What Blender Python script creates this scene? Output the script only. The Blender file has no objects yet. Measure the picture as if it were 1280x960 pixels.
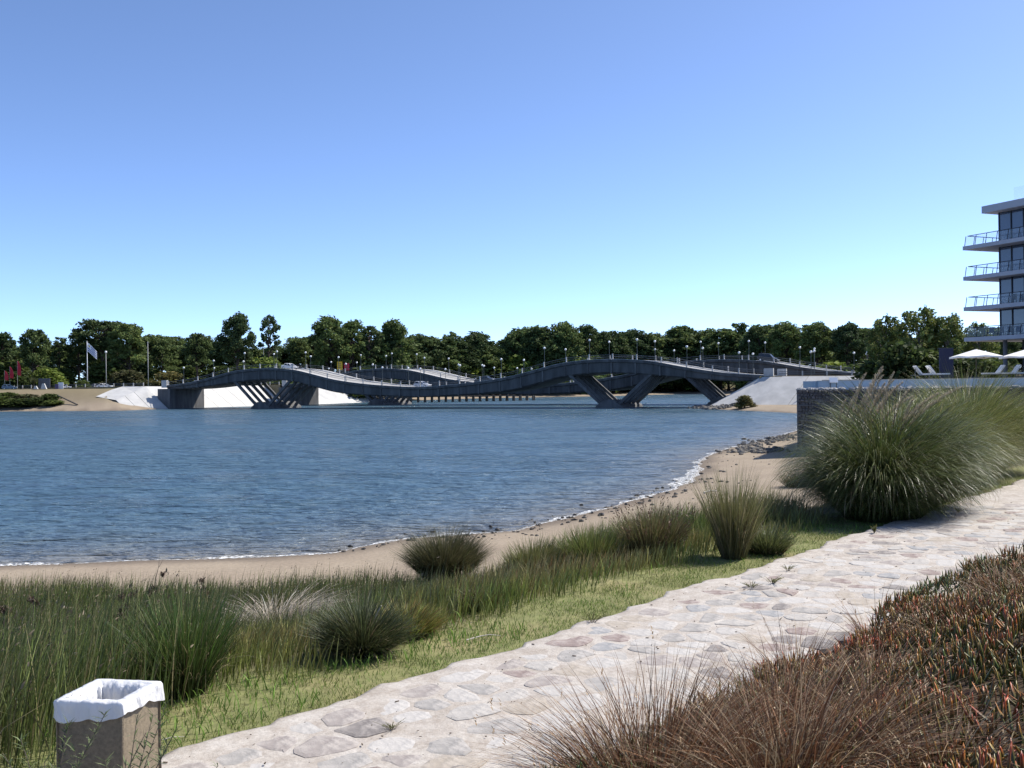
import bpy, math, random
import numpy as np
from mathutils import Matrix, Vector

random.seed(7); rng = np.random.default_rng(11)
PI = math.pi
scene = bpy.context.scene
COL = scene.collection

# ------------------------------------------------------------------ camera
CAM_Z = 5.0
FPX = 1244.4
cam_data = bpy.data.cameras.new('camera'); cam = bpy.data.objects.new('camera', cam_data); COL.objects.link(cam)
cam_data.sensor_width = 36.0; cam_data.lens = 35.0
cam_data.clip_start = 0.1; cam_data.clip_end = 8000
CAMROT = Matrix.Rotation(PI/2 + math.radians(0.09), 3, 'X') @ Matrix.Rotation(math.radians(-0.785), 3, 'Z')
cam.matrix_world = Matrix.Translation((0, 0, CAM_Z)) @ CAMROT.to_4x4()
scene.camera = cam

# ------------------------------------------------------------------ sky, sun, exposure
SUN_EL = math.radians(50); SUN_AZ = math.atan2(0.90, 0.43)       # azimuth clockwise from +Y
world = bpy.data.worlds.new('World'); scene.world = world; world.use_nodes = True
wn = world.node_tree; wn.nodes.clear()
sky = wn.nodes.new('ShaderNodeTexSky'); sky.sky_type = 'NISHITA'; sky.sun_disc = False
sky.sun_elevation = SUN_EL; sky.sun_rotation = SUN_AZ
sky.altitude = 0; sky.air_density = 0.4; sky.dust_density = 0.4; sky.ozone_density = 4.2
bg = wn.nodes.new('ShaderNodeBackground'); bg.inputs['Strength'].default_value = 0.138
wo = wn.nodes.new('ShaderNodeOutputWorld')
wn.links.new(sky.outputs[0], bg.inputs[0]); wn.links.new(bg.outputs[0], wo.inputs[0])
sl = bpy.data.lights.new('sun', 'SUN'); sl.energy = 3.3; sl.angle = math.radians(0.53); sl.color = (1.0, 0.95, 0.87)
so = bpy.data.objects.new('sun', sl); COL.objects.link(so)
sdir = Vector((math.sin(SUN_AZ)*math.cos(SUN_EL), math.cos(SUN_AZ)*math.cos(SUN_EL), math.sin(SUN_EL)))
so.rotation_euler = sdir.to_track_quat('Z', 'Y').to_euler(); so.location = (60, 30, 90)
vs = scene.view_settings; vs.view_transform = 'Standard'; vs.look = 'None'; vs.exposure = 1.07; vs.gamma = 1.0
scene.render.engine = 'CYCLES'

# ------------------------------------------------------------------ helpers
def at(x, y, D):
    """world point seen at photo pixel (x, y), D metres ahead"""
    d = CAMROT @ Vector(((x-640)/FPX, -(y-480)/FPX, -1)); return Vector((0, 0, CAM_Z)) + d*(D/d.y)
def on(x, y, z=0.0):
    d = CAMROT @ Vector(((x-640)/FPX, -(y-480)/FPX, -1)); return Vector((0, 0, CAM_Z)) + d*((z-CAM_Z)/d.z)

ORD = ['first', 'second', 'third', 'fourth', 'fifth', 'sixth', 'seventh', 'eighth', 'ninth', 'tenth', 'eleventh', 'twelfth', 'thirteenth',
       'fourteenth', 'fifteenth', 'sixteenth', 'seventeenth', 'eighteenth', 'nineteenth', 'twentieth']
def tag(o, label=None, cat=None, group=None, kind=None):
    if label: o['label'] = label
    if cat: o['category'] = cat
    if group: o['group'] = group
    if kind: o['kind'] = kind
    return o
def empty(name, loc=(0, 0, 0), rz=0.0, parent=None):
    o = bpy.data.objects.new(name, None); COL.objects.link(o); o.location = loc; o.rotation_euler = (0, 0, rz)
    o.empty_display_size = 0.2
    if parent: o.parent = parent
    return o
def link(name, me, parent=None, loc=None, rz=0.0):
    o = bpy.data.objects.new(name, me); COL.objects.link(o); o.parent = parent
    if loc is not None: o.location = loc
    o.rotation_euler = (0, 0, rz)
    return o
def copy_tree(o, parent=None):
    c = o.copy(); COL.objects.link(c); c.parent = parent
    for ch in o.children: copy_tree(ch, c)
    return c

class MB:
    def __init__(s): s.v = []; s.f = []
    def add(s, vs_, fs_):
        b = len(s.v); s.v += [tuple(p) for p in vs_]; s.f += [tuple(i+b for i in f) for f in fs_]; return s
    def box(s, c, d, m=None):
        x, y, z = d[0]/2, d[1]/2, d[2]/2
        P = [Vector(p) for p in ((-x,-y,-z),(x,-y,-z),(x,y,-z),(-x,y,-z),(-x,-y,z),(x,-y,z),(x,y,z),(-x,y,z))]
        if m is not None: P = [m @ p for p in P]
        c = Vector(c)
        return s.add([p+c for p in P], [(3,2,1,0),(4,5,6,7),(0,1,5,4),(1,2,6,5),(2,3,7,6),(3,0,4,7)])
    def bar(s, a, b, w, h=None):
        a, b = Vector(a), Vector(b); d = b-a; L = d.length
        if L < 1e-6: return s
        m = d.to_track_quat('X', 'Z').to_matrix()
        return s.box((a+b)/2, (L, w, h or w), m)
    def tube(s, pts, rad, n=8, cap=True):
        pts = [Vector(p) for p in pts]
        if not hasattr(rad, '__len__'): rad = [rad]*len(pts)
        vs_, fs_ = [], []
        for i, p in enumerate(pts):
            t = (pts[min(i+1, len(pts)-1)] - pts[max(i-1, 0)]).normalized()
            q = t.to_track_quat('Z', 'X')
            for k in range(n):
                a = 2*PI*k/n; vs_.append(p + q @ Vector((math.cos(a)*rad[i], math.sin(a)*rad[i], 0)))
        for i in range(len(pts)-1):
            for k in range(n):
                fs_.append((i*n+k, i*n+(k+1) % n, (i+1)*n+(k+1) % n, (i+1)*n+k))
        if cap:
            fs_.append(tuple(range(n-1, -1, -1))); fs_.append(tuple((len(pts)-1)*n+k for k in range(n)))
        return s.add(vs_, fs_)
    def prism(s, poly, z0, z1):
        n = len(poly)
        return s.add([(p[0], p[1], z0) for p in poly]+[(p[0], p[1], z1) for p in poly],
                     [tuple(range(n-1, -1, -1)), tuple(range(n, 2*n))]+[(i, (i+1) % n, n+(i+1) % n, n+i) for i in range(n)])
    def prism_y(s, poly, y0, y1):
        n = len(poly)
        return s.add([(p[0], y0, p[1]) for p in poly]+[(p[0], y1, p[1]) for p in poly],
                     [tuple(range(n)), tuple(range(2*n-1, n-1, -1))]+[((i+1) % n, i, n+i, n+(i+1) % n) for i in range(n)])
    def sphere(s, c, r, nu=12, nv=8, sc=(1, 1, 1), jit=0.0):
        vs_ = []; c = Vector(c)
        for j in range(nv+1):
            th = PI*j/nv
            for i in range(nu):
                a = 2*PI*i/nu; k = r*(1+random.uniform(-jit, jit))
                vs_.append(c + Vector((math.sin(th)*math.cos(a)*k*sc[0], math.sin(th)*math.sin(a)*k*sc[1], math.cos(th)*k*sc[2])))
        return s.add(vs_, [(j*nu+i, (j+1)*nu+i, (j+1)*nu+(i+1) % nu, j*nu+(i+1) % nu) for j in range(nv) for i in range(nu)])
    def loft(s, rings, close=False, cap=False):
        n = len(rings[0]); vs_ = [p for r in rings for p in r]; fs_ = []
        for j in range(len(rings)-1):
            for i in range(n if close else n-1):
                fs_.append((j*n+i, j*n+(i+1) % n, (j+1)*n+(i+1) % n, (j+1)*n+i))
        if cap: fs_.append(tuple(range(n-1, -1, -1))); fs_.append(tuple((len(rings)-1)*n+i for i in range(n)))
        return s.add(vs_, fs_)
    def mesh(s, name, mat, smooth=False):
        me = bpy.data.meshes.new(name); me.from_pydata(s.v, [], s.f); me.materials.append(mat)
        if smooth: me.polygons.foreach_set('use_smooth', [True]*len(me.polygons))
        me.update(); return me
    def build(s, name, mat, parent=None, smooth=False, loc=None, rz=0.0):
        return link(name, s.mesh(name, mat, smooth), parent, loc, rz)

def np_mesh(name, V, F, mat, colors=None, smooth=False):
    """V (n,3), F list of arrays of equal-size faces"""
    me = bpy.data.meshes.new(name)
    V = np.asarray(V, dtype=np.float32)
    me.vertices.add(len(V)); me.vertices.foreach_set('co', V.ravel())
    loops = np.concatenate([f.ravel() for f in F]).astype(np.int32)
    tot = np.concatenate([np.full(len(f), f.shape[1]) for f in F]).astype(np.int32)
    start = np.concatenate([[0], np.cumsum(tot)[:-1]]).astype(np.int32)
    me.loops.add(len(loops)); me.loops.foreach_set('vertex_index', loops)
    me.polygons.add(len(tot)); me.polygons.foreach_set('loop_start', start); me.polygons.foreach_set('loop_total', tot)
    if smooth: me.polygons.foreach_set('use_smooth', np.ones(len(tot), dtype=bool))
    me.update(calc_edges=True)
    if colors is not None:
        at_ = me.attributes.new('Col', 'FLOAT_COLOR', 'POINT')
        c = np.ones((len(V), 4), dtype=np.float32); c[:, :3] = colors; at_.data.foreach_set('color', c.ravel())
    me.materials.append(mat); me.validate(); return me

# ------------------------------------------------------------------ materials
def new_mat(name):
    m = bpy.data.materials.new(name); m.use_nodes = True; nt = m.node_tree
    return m, nt, nt.nodes['Principled BSDF'], nt.nodes['Material Output']
def mat(name, c, c2=None, rough=0.8, scale=3.0, bump=0.0, bscale=30.0, metal=0.0, spec=0.4, detail=5.0, stretch=None, lo=0.35, hi=0.65):
    m, nt, b, out = new_mat(name)
    b.inputs['Roughness'].default_value = rough; b.inputs['Metallic'].default_value = metal
    b.inputs['Specular IOR Level'].default_value = spec
    b.inputs['Base Color'].default_value = (*c, 1)
    tc = nt.nodes.new('ShaderNodeTexCoord'); src = tc.outputs['Object']
    if stretch:
        mp = nt.nodes.new('ShaderNodeMapping'); mp.inputs['Scale'].default_value = stretch
        nt.links.new(src, mp.inputs[0]); src = mp.outputs[0]
    if c2:
        n = nt.nodes.new('ShaderNodeTexNoise'); n.inputs['Scale'].default_value = scale; n.inputs['Detail'].default_value = detail
        n.inputs['Roughness'].default_value = 0.65
        r = nt.nodes.new('ShaderNodeMapRange'); r.inputs['From Min'].default_value = lo; r.inputs['From Max'].default_value = hi
        x = nt.nodes.new('ShaderNodeMix'); x.data_type = 'RGBA'; x.inputs['A'].default_value = (*c, 1); x.inputs['B'].default_value = (*c2, 1)
        nt.links.new(src, n.inputs['Vector']); nt.links.new(n.outputs['Fac'], r.inputs['Value'])
        nt.links.new(r.outputs[0], x.inputs['Factor']); nt.links.new(x.outputs['Result'], b.inputs['Base Color'])
    if bump:
        n = nt.nodes.new('ShaderNodeTexNoise'); n.inputs['Scale'].default_value = bscale; n.inputs['Detail'].default_value = 6
        bp = nt.nodes.new('ShaderNodeBump'); bp.inputs['Strength'].default_value = bump; bp.inputs['Distance'].default_value = 0.02
        nt.links.new(src, n.inputs['Vector']); nt.links.new(n.outputs['Fac'], bp.inputs['Height']); nt.links.new(bp.outputs[0], b.inputs['Normal'])
    return m
def leaf_mat(name, translucent=0.3, rough=0.5, spec=0.3, vary=False):
    m, nt, b, out = new_mat(name)
    a = nt.nodes.new('ShaderNodeAttribute'); a.attribute_name = 'Col'
    col = a.outputs['Color']
    if vary:
        oi = nt.nodes.new('ShaderNodeObjectInfo'); rp = nt.nodes.new('ShaderNodeValToRGB'); e = rp.color_ramp.elements; e[0].color = (.75, .8, .85, 1); e[1].color = (1.6, 1.5, 1.2, 1)
        mx = nt.nodes.new('ShaderNodeMix'); mx.data_type = 'RGBA'; mx.blend_type = 'MULTIPLY'; mx.inputs['Factor'].default_value = 1
        nt.links.new(oi.outputs['Random'], rp.inputs[0]); nt.links.new(col, mx.inputs['A']); nt.links.new(rp.outputs[0], mx.inputs['B']); col = mx.outputs['Result']
    nt.links.new(col, b.inputs['Base Color'])
    b.inputs['Roughness'].default_value = rough; b.inputs['Specular IOR Level'].default_value = spec
    t = nt.nodes.new('ShaderNodeBsdfTranslucent'); nt.links.new(col, t.inputs['Color'])
    x = nt.nodes.new('ShaderNodeMixShader'); x.inputs[0].default_value = translucent
    nt.links.new(b.outputs[0], x.inputs[1]); nt.links.new(t.outputs[0], x.inputs[2]); nt.links.new(x.outputs[0], out.inputs['Surface'])
    return m

M = {}
M['concrete'] = mat('bridge_concrete', (0.15, 0.147, 0.145), (0.075, 0.073, 0.072), 0.9, 0.9, 0.3, 6, stretch=(1, 1, 0.15))
M['soffit'] = mat('girder_concrete', (0.12, 0.118, 0.117), (0.055, 0.055, 0.055), 0.9, 0.7, 0.3, 5, stretch=(1, 1, 0.15))
M['road'] = mat('road_surface', (0.33, 0.325, 0.31), (0.25, 0.245, 0.235), 0.9, 1.5)
M['pale_concrete'] = mat('pale_concrete', (0.52, 0.51, 0.49), (0.40, 0.395, 0.38), 0.9, 0.35, 0.4, 4)
M['white_concrete'] = mat('white_concrete', (0.60, 0.585, 0.55), (0.50, 0.485, 0.45), 0.9, 0.25, 0.3, 4)
M['post'] = mat('post_concrete', (0.50, 0.49, 0.47), (0.38, 0.37, 0.36), 0.85, 2)
M['rail'] = mat('rail_metal', (0.12, 0.12, 0.12), None, 0.6, metal=0.3)
M['pole'] = mat('lamp_pole', (0.10, 0.11, 0.10), None, 0.5, metal=0.4)
M['globe'] = mat('lamp_globe', (0.86, 0.86, 0.84), None, 0.25, spec=0.5)
M['bark'] = mat('bark', (0.09, 0.065, 0.05), (0.05, 0.038, 0.03), 0.95, 3)
M['palebark'] = mat('pale_bark', (0.22, 0.19, 0.16), (0.13, 0.11, 0.09), 0.95, 3)
M['leaf'] = leaf_mat('tree_foliage', 0.3, 0.7, 0.15, True)
M['grass'] = leaf_mat('grass_blades', 0.25, 0.5, 0.35)
M['lawn'] = leaf_mat('lawn_blades', 0.35, 0.6, 0.25)
M['dry'] = leaf_mat('dry_grass_blades', 0.25, 0.6, 0.3)
M['pampas'] = leaf_mat('pampas_blades', 0.2, 0.4, 0.4)
M['succulent'] = leaf_mat('ice_plant_leaves', 0.12, 0.4, 0.5)
M['white_paint'] = mat('white_paint', (0.80, 0.80, 0.80), None, 0.5)
M['glass'] = mat('dark_glass', (0.02, 0.025, 0.03), None, 0.06, spec=0.8)
M['tyre'] = mat('tyre_rubber', (0.02, 0.02, 0.02), None, 0.9)
M['rim'] = mat('rim_metal', (0.5, 0.5, 0.52), None, 0.35, metal=0.8)
M['lens'] = mat('lamp_lens', (0.75, 0.75, 0.72), None, 0.1)
M['red_lens'] = mat('red_lens', (0.35, 0.02, 0.02), None, 0.2)
M['wood'] = mat('weathered_wood', (0.16, 0.13, 0.10), (0.08, 0.065, 0.05), 0.9, 2)
M['rock'] = mat('shore_rock', (0.20, 0.185, 0.165), (0.10, 0.092, 0.082), 0.95, 2.5, 0.5, 12)
M['gab_rock'] = mat('gabion_rock', (0.14, 0.137, 0.14), (0.06, 0.06, 0.066), 0.9, 2.5, 0.4, 10)

# ------------------------------------------------------------------ terrain shape
PATH0 = np.array([-2.1, 5.95]); PDIR = np.array([0.644, 0.765]); PNRM = np.array([-0.765, 0.644]); PATH_W = 2.15
def dp_of(x, y): return (x-PATH0[0])*PNRM[0] + (y-PATH0[1])*PNRM[1]
def path_pt(a, d): return (PATH0[0]+PDIR[0]*a+PNRM[0]*d, PATH0[1]+PDIR[1]*a+PNRM[1]*d)
SHORE = [(-700, -200), (-300, -60), (-120, 2), (-60, 16), (-30, 24.4), (-14.9, 28.7), (-10.4, 29.4), (-7.5, 29.6), (-5.6, 30.2), (-3.6, 32.9), (-1.6, 33.6),
         (0, 34.3), (1.6, 37.0), (3.4, 39.6), (5.2, 43), (7.2, 46.4), (8.9, 50.6), (10.6, 57), (11.6, 62.5), (13.2, 68), (16, 75), (20.7, 84), (25.5, 94), (30, 104), (38, 122),
         (43, 139), (45, 156), (42.5, 171), (38.2, 188), (38.6, 199), (43, 212), (51, 230), (57, 250), (66, 300), (76, 350), (84, 400), (89, 440)]
FARSHORE = [(82, 456), (60, 440), (36, 412), (10, 413), (-15, 402), (-38, 362), (-45.3, 345.5), (-61.4, 311), (-88.4, 273.2), (-99.4, 252.5), (-112, 255), (-130, 262),
            (-180, 262), (-400, 300), (-900, 200)]
W = np.array(SHORE + FARSHORE, dtype=float)
def shore_dist(x, y):
    """positive on land"""
    x = np.asarray(x, float); y = np.asarray(y, float); d = np.full(x.shape, 1e9); ins = np.zeros(x.shape, bool)
    for i in range(len(W)):
        a = W[i]; b = W[(i+1) % len(W)]; e = b-a
        t = np.clip(((x-a[0])*e[0]+(y-a[1])*e[1])/(e@e), 0, 1)
        d = np.minimum(d, np.hypot(x-a[0]-t*e[0], y-a[1]-t*e[1]))
        c = ((a[1] > y) != (b[1] > y))
        with np.errstate(divide='ignore', invalid='ignore'):
            ins ^= c & (x < (b[0]-a[0])*(y-a[1])/(b[1]-a[1]+1e-12)+a[0])
    return np.where(ins, -d, d)
def sst(a, b, x):
    t = np.clip((x-a)/(b-a), 0, 1); return t*t*(3-2*t)
def wob(x, y, s, seed=0):
    """cheap smooth noise, about -1..1"""
    k = seed*1.7
    return (np.sin(x*s+k+1.3*np.sin(y*s*.7+k))+np.sin(y*s*1.13+2.1*k+1.1*np.sin(x*s*.83-k))+.6*np.sin((x+y)*s*1.9+k*3)+.5*np.sin((x-y)*s*2.7-k))/3.1
def ground(x, y, ds=None):
    x = np.asarray(x, float); y = np.asarray(y, float)
    if ds is None: ds = shore_dist(x, y)
    dp = dp_of(x, y)
    beach = np.where(ds > 0, 0.055*np.minimum(ds, 20) + 0.02*wob(x, y, .9, 3)*np.clip(ds, 0, 1), np.maximum(0.06*ds, -3))
    bank = 2.74 - 2.9*sst(0.9, 10.5, dp+.35*wob(x, y, .55, 1)) + 0.75*sst(-PATH_W-.05, -PATH_W-3.0, dp)
    bank = bank + np.where(dp > 1.0, 0.05*wob(x, y, 2.1, 2), 0)
    near = np.where(ds > 0, np.maximum(beach, bank), beach)
    pl = 1.1*np.clip(ds/5, 0, 1) + 4.7*sst(4, 20, ds+2.5*wob(x, y, .11, 4)) + 3.0*sst(60, 200, ds) + .3*wob(x, y, .08, 5)*sst(10, 30, ds)
    pl = np.where(y > 375, .05*np.minimum(ds, 26)+5.0*sst(22, 50, ds)+3.0*sst(60, 200, ds), pl)
    pl = np.where((x > 30) & (y < 375), 0.75*np.clip(ds/5, 0, 1) + 3.6*sst(14, 40, ds) + 2.5*sst(80, 200, ds), pl)
    far = np.where(ds > 0, pl, np.maximum(0.1*ds, -3))
    sx_ = (x+19.1)*-.8879+(y-237.3)*.46; tx_ = (x+19.1)*.46+(y-237.3)*.8879
    far = np.where((sx_ > 66) & (sx_ < 97) & (tx_ > -18) & (tx_ < 88), np.minimum(far, np.maximum(-.5, (sx_-80)*.28)), far)
    far = np.where((sx_ < -66) & (sx_ > -104) & (tx_ > -14) & (tx_ < 10), np.minimum(far, np.maximum(.2, (-sx_-72)*.15)), far)
    k = sst(95, 130, y); kl = sst(60, 110, -x)
    k = np.maximum(k, kl*sst(30, 90, y))
    return near*(1-k)+far*k
def gz(x, y): return float(ground(np.array([x]), np.array([y]))[0])

# polar sheet centred on the viewer, reaching the horizon
rad = np.concatenate([[0.0], np.geomspace(0.8, 4000, 470)])
angc = np.linspace(-42, 42, 560)
ango = np.concatenate([np.linspace(-180, -43.5, 60)[1:], angc, np.linspace(43.5, 180, 60)])
ang = np.radians(ango)
A, Rr = np.meshgrid(ang, rad)
GX = (Rr*np.sin(A)).ravel(); GY = (Rr*np.cos(A)).ravel()
GDS = shore_dist(GX, GY); GZ = ground(GX, GY, GDS)
na, nr = len(ang), len(rad)
idx = np.arange(na*nr).reshape(nr, na)
quads = np.stack([idx[:-1, :-1], idx[:-1, 1:], idx[1:, 1:], idx[1:, :-1]], -1).reshape(-1, 4)[:, ::-1]
seam = np.stack([idx[:-1, -1], idx[:-1, 0], idx[1:, 0], idx[1:, -1]], -1)[:, ::-1]
gdp = dp_of(GX, GY)
def mixc(a, b, t): return a*(1-t[:, None])+np.asarray(b)*t[:, None]
gc = np.tile(np.array([0.30, 0.245, 0.18]), (len(GX), 1))                    # dry sand
gc = mixc(gc, (0.24, 0.19, 0.14), np.clip(.5+.9*wob(GX, GY, 1.3, 6), 0, 1)*.6)
gc = mixc(gc, (0.15, 0.12, 0.09), 1-sst(0.15, 1.5, GDS+.5*wob(GX, GY, .8, 8)))   # wet rim
rush = .999*sst(0.9, 1.6, gdp+.25*wob(GX, GY, 1.2, 9))*(1-sst(21, 23, GY+1.2*wob(GX, GY, .5, 7)-np.clip((GX-4)*1.6, 0, 30)))*(1-sst(2, 5, GX-(.84*GY-9.7)))
gc = mixc(gc, (0.10, 0.085, 0.045), rush*(GZ > .25))
lawn = sst(-.2, 0, gdp)*(1-sst(1.0, 1.8, gdp+.3*wob(GX, GY, 1.5, 5)))*(GY < 60)
gc = mixc(gc, (0.18, 0.185, 0.075), lawn); gc = mixc(gc, (0.30, 0.25, 0.13), lawn*np.clip(wob(GX, GY, 3.1, 2), 0, 1)*.8)
gc = mixc(gc, (0.05, 0.035, 0.02), (gdp < -PATH_W)*(GY < 60).astype(float))
farl = ((GY > 125) | ((GX < -60) & (GY > 60))) & (GDS > 0)
fg = sst(5, 14, GDS+2*wob(GX, GY, .13, 2)-14*(GY > 375))*farl
gc = mixc(gc, (0.185, 0.15, 0.08), fg*(.6+.4*np.clip(wob(GX, GY, .07, 6), 0, 1)))
gc = mixc(gc, (0.07, 0.075, 0.03), sst(17, 30, GDS+6*wob(GX, GY, .09, 3)-10*(GY > 375))*farl)
gm, nt, b, out = new_mat('ground_cover')
a = nt.nodes.new('ShaderNodeAttribute'); a.attribute_name = 'Col'
tc = nt.nodes.new('ShaderNodeTexCoord')
n1 = nt.nodes.new('ShaderNodeTexNoise'); n1.inputs['Scale'].default_value = 9; n1.inputs['Detail'].default_value = 8; n1.inputs['Roughness'].default_value = .7
r1 = nt.nodes.new('ShaderNodeMapRange'); r1.inputs['To Min'].default_value = .72; r1.inputs['To Max'].default_value = 1.22; r1.inputs['From Min'].default_value = .3; r1.inputs['From Max'].default_value = .7
mm = nt.nodes.new('ShaderNodeMix'); mm.data_type = 'RGBA'; mm.blend_type = 'MULTIPLY'; mm.inputs['Factor'].default_value = 1
bp = nt.nodes.new('ShaderNodeBump'); bp.inputs['Strength'].default_value = .5; bp.inputs['Distance'].default_value = .03
nt.links.new(tc.outputs['Object'], n1.inputs['Vector']); nt.links.new(n1.outputs['Fac'], r1.inputs['Value'])
nt.links.new(a.outputs['Color'], mm.inputs['A']); nt.links.new(r1.outputs[0], mm.inputs['B']); nt.links.new(mm.outputs['Result'], b.inputs['Base Color'])
nt.links.new(n1.outputs['Fac'], bp.inputs['Height']); nt.links.new(bp.outputs[0], b.inputs['Normal'])
b.inputs['Roughness'].default_value = .95; b.inputs['Specular IOR Level'].default_value = .2
tag(link('ground', np_mesh('ground', np.stack([GX, GY, GZ], -1), [np.concatenate([quads, seam])], gm, gc, True)), kind='structure')

# ------------------------------------------------------------------ water
wm, nt, b, out = new_mat('river_water')
b.inputs['Base Color'].default_value = (0.04, 0.095, 0.14, 1); b.inputs['Roughness'].default_value = 0.22; b.inputs['IOR'].default_value = 1.333
tc = nt.nodes.new('ShaderNodeTexCoord')
def wave(scale, stretch, detail, rot=0.35, dist=0.4):
    mp = nt.nodes.new('ShaderNodeMapping'); mp.inputs['Scale'].default_value = stretch; mp.inputs['Rotation'].default_value = (0, 0, rot)
    n = nt.nodes.new('ShaderNodeTexNoise'); n.inputs['Scale'].default_value = scale; n.inputs['Detail'].default_value = detail; n.inputs['Distortion'].default_value = dist
    nt.links.new(tc.outputs['Object'], mp.inputs[0]); nt.links.new(mp.outputs[0], n.inputs['Vector']); return n.outputs['Fac']
prev = None
for fac, st, dist in ((wave(0.22, (.4, 1.2, 1), 2, .12), .9, 3.2), (wave(0.75, (.5, 1.2, 1), 3, .25), 1.0, 1.9), (wave(2.4, (.6, 1.2, 1), 4, .1), 1.0, .6), (wave(9.0, (.7, 1.2, 1), 3, .5), .8, .07)):
    bp = nt.nodes.new('ShaderNodeBump'); bp.inputs['Strength'].default_value = st; bp.inputs['Distance'].default_value = dist
    nt.links.new(fac, bp.inputs['Height'])
    if prev: nt.links.new(prev.outputs[0], bp.inputs['Normal'])
    prev = bp
nt.links.new(prev.outputs[0], b.inputs['Normal'])
wr = nt.nodes.new('ShaderNodeMapRange'); wr.inputs['From Min'].default_value = .38; wr.inputs['From Max'].default_value = .62; wr.inputs['To Min'].default_value = .20; wr.inputs['To Max'].default_value = .36
nt.links.new(wave(.035, (.35, 1.3, 1), 3, .1, 1.5), wr.inputs['Value']); nt.links.new(wr.outputs[0], b.inputs['Roughness'])
at_w = nt.nodes.new('ShaderNodeAttribute'); at_w.attribute_name = 'Col'; nt.links.new(at_w.outputs['Color'], b.inputs['Base Color'])
wi = idx[::3, ::3]; wi = np.concatenate([wi, wi[:, :1]], 1); sel = np.unique(wi); remap = -np.ones(len(GX), int); remap[sel] = np.arange(len(sel)); wi = remap[wi]
wq = np.stack([wi[:-1, :-1], wi[:-1, 1:], wi[1:, 1:], wi[1:, :-1]], -1).reshape(-1, 4)[:, ::-1]
shal = np.exp(-np.clip(-GDS[sel], 0, 200)/3.5)*(GY[sel] < 125)
wc = mixc(np.tile(np.array([.058, .118, .165]), (len(sel), 1)), (.20, .185, .155), shal)
tag(link('water', np_mesh('water', np.stack([GX[sel], GY[sel], np.zeros(len(sel))], -1), [wq], wm, wc, True)), kind='structure')

# foam line along the near shore
fm, nt, b, out = new_mat('shore_foam')
b.inputs['Base Color'].default_value = (.78, .78, .76, 1); b.inputs['Roughness'].default_value = .7
tc = nt.nodes.new('ShaderNodeTexCoord'); n1 = nt.nodes.new('ShaderNodeTexNoise'); n1.inputs['Scale'].default_value = 5.5; n1.inputs['Detail'].default_value = 6; n1.inputs['Roughness'].default_value = .75
r1 = nt.nodes.new('ShaderNodeMapRange'); r1.inputs['From Min'].default_value = .47; r1.inputs['From Max'].default_value = .58
nt.links.new(tc.outputs['Object'], n1.inputs['Vector']); nt.links.new(n1.outputs['Fac'], r1.inputs['Value']); nt.links.new(r1.outputs[0], b.inputs['Alpha'])
sp = np.array(SHORE[4:24], float)
seg = np.hypot(*np.diff(sp, axis=0).T); cum = np.concatenate([[0], np.cumsum(seg)])
tt = np.arange(0, cum[-1], .25)
fx = np.interp(tt, cum, sp[:, 0]); fy = np.interp(tt, cum, sp[:, 1])
tx = np.gradient(fx); ty = np.gradient(fy); ll = np.hypot(tx, ty); nx, ny = -ty/ll, tx/ll
fwid = .12+.10*np.sin(tt*.9)+.08*np.sin(tt*2.3+1)+.35*np.exp(-((fx-9.3)/1.5)**2)
fb = MB()
rings = []
for k in range(5):
    o_ = (-.12+.25*k)*np.clip(fwid, .05, 2)*2.0 - .15+.1*np.sin(tt*1.7)
    px_, py_ = fx+nx*o_, fy+ny*o_
    rings.append([(p, q, max(0, z)+.012) for p, q, z in zip(px_, py_, ground(px_, py_))])
fb.loft(rings); tag(fb.build('shore_foam', fm, smooth=True), 'thin broken line of white foam where water meets the sand', 'foam', kind='stuff')

# ------------------------------------------------------------------ stone path
def path_edge_noise(a): return .04*math.sin(a*1.3)+.035*math.sin(a*3.1+1)+.03*math.sin(a*7.7)+.022*math.sin(a*15.1)+.012*math.sin(a*27.3+2)
pm, nt, b, out = new_mat('path_mortar')
tc = nt.nodes.new('ShaderNodeTexCoord')
def noise(sc, det=6, ro=.65, vec=None):
    n = nt.nodes.new('ShaderNodeTexNoise'); n.inputs['Scale'].default_value = sc; n.inputs['Detail'].default_value = det; n.inputs['Roughness'].default_value = ro
    nt.links.new(tc.outputs['Object'], n.inputs['Vector']); return n.outputs['Fac']
def ramp(f, lo, hi, c0, c1):
    r = nt.nodes.new('ShaderNodeValToRGB'); e = r.color_ramp.elements; e[0].position = lo; e[0].color = (*c0, 1); e[1].position = hi; e[1].color = (*c1, 1)
    nt.links.new(f, r.inputs[0]); return r.outputs[0]
def mixn(f, a_, b_, mode='MIX'):
    x = nt.nodes.new('ShaderNodeMix'); x.data_type = 'RGBA'; x.blend_type = mode
    if isinstance(f, float): x.inputs['Factor'].default_value = f
    else: nt.links.new(f, x.inputs['Factor'])
    nt.links.new(a_, x.inputs['A']); nt.links.new(b_, x.inputs['B']); return x.outputs['Result']
base = mixn(.55, ramp(noise(2.2), .35, .65, (.45, .41, .36), (.53, .495, .45)), ramp(noise(6.5, 8, .7), .4, .62, (.62, .56, .52), (1, 1, 1)), 'MULTIPLY')
fine = ramp(noise(30, 9, .8), .33, .55, (.66, .63, .61), (1, 1, 1))
nt.links.new(mixn(.75, base, fine, 'MULTIPLY'), b.inputs['Base Color'])
b.inputs['Roughness'].default_value = .95; b.inputs['Specular IOR Level'].default_value = .2
bp = nt.nodes.new('ShaderNodeBump'); bp.inputs['Strength'].default_value = .6; bp.inputs['Distance'].default_value = .03
nt.links.new(noise(9, 10, .7), bp.inputs['Height']); nt.links.new(bp.outputs[0], b.inputs['Normal'])
PZ = 2.80
ang_p = math.atan2(PDIR[1], PDIR[0])
path = MB(); rings = []
aa = np.arange(-14, 46, .12)
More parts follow.
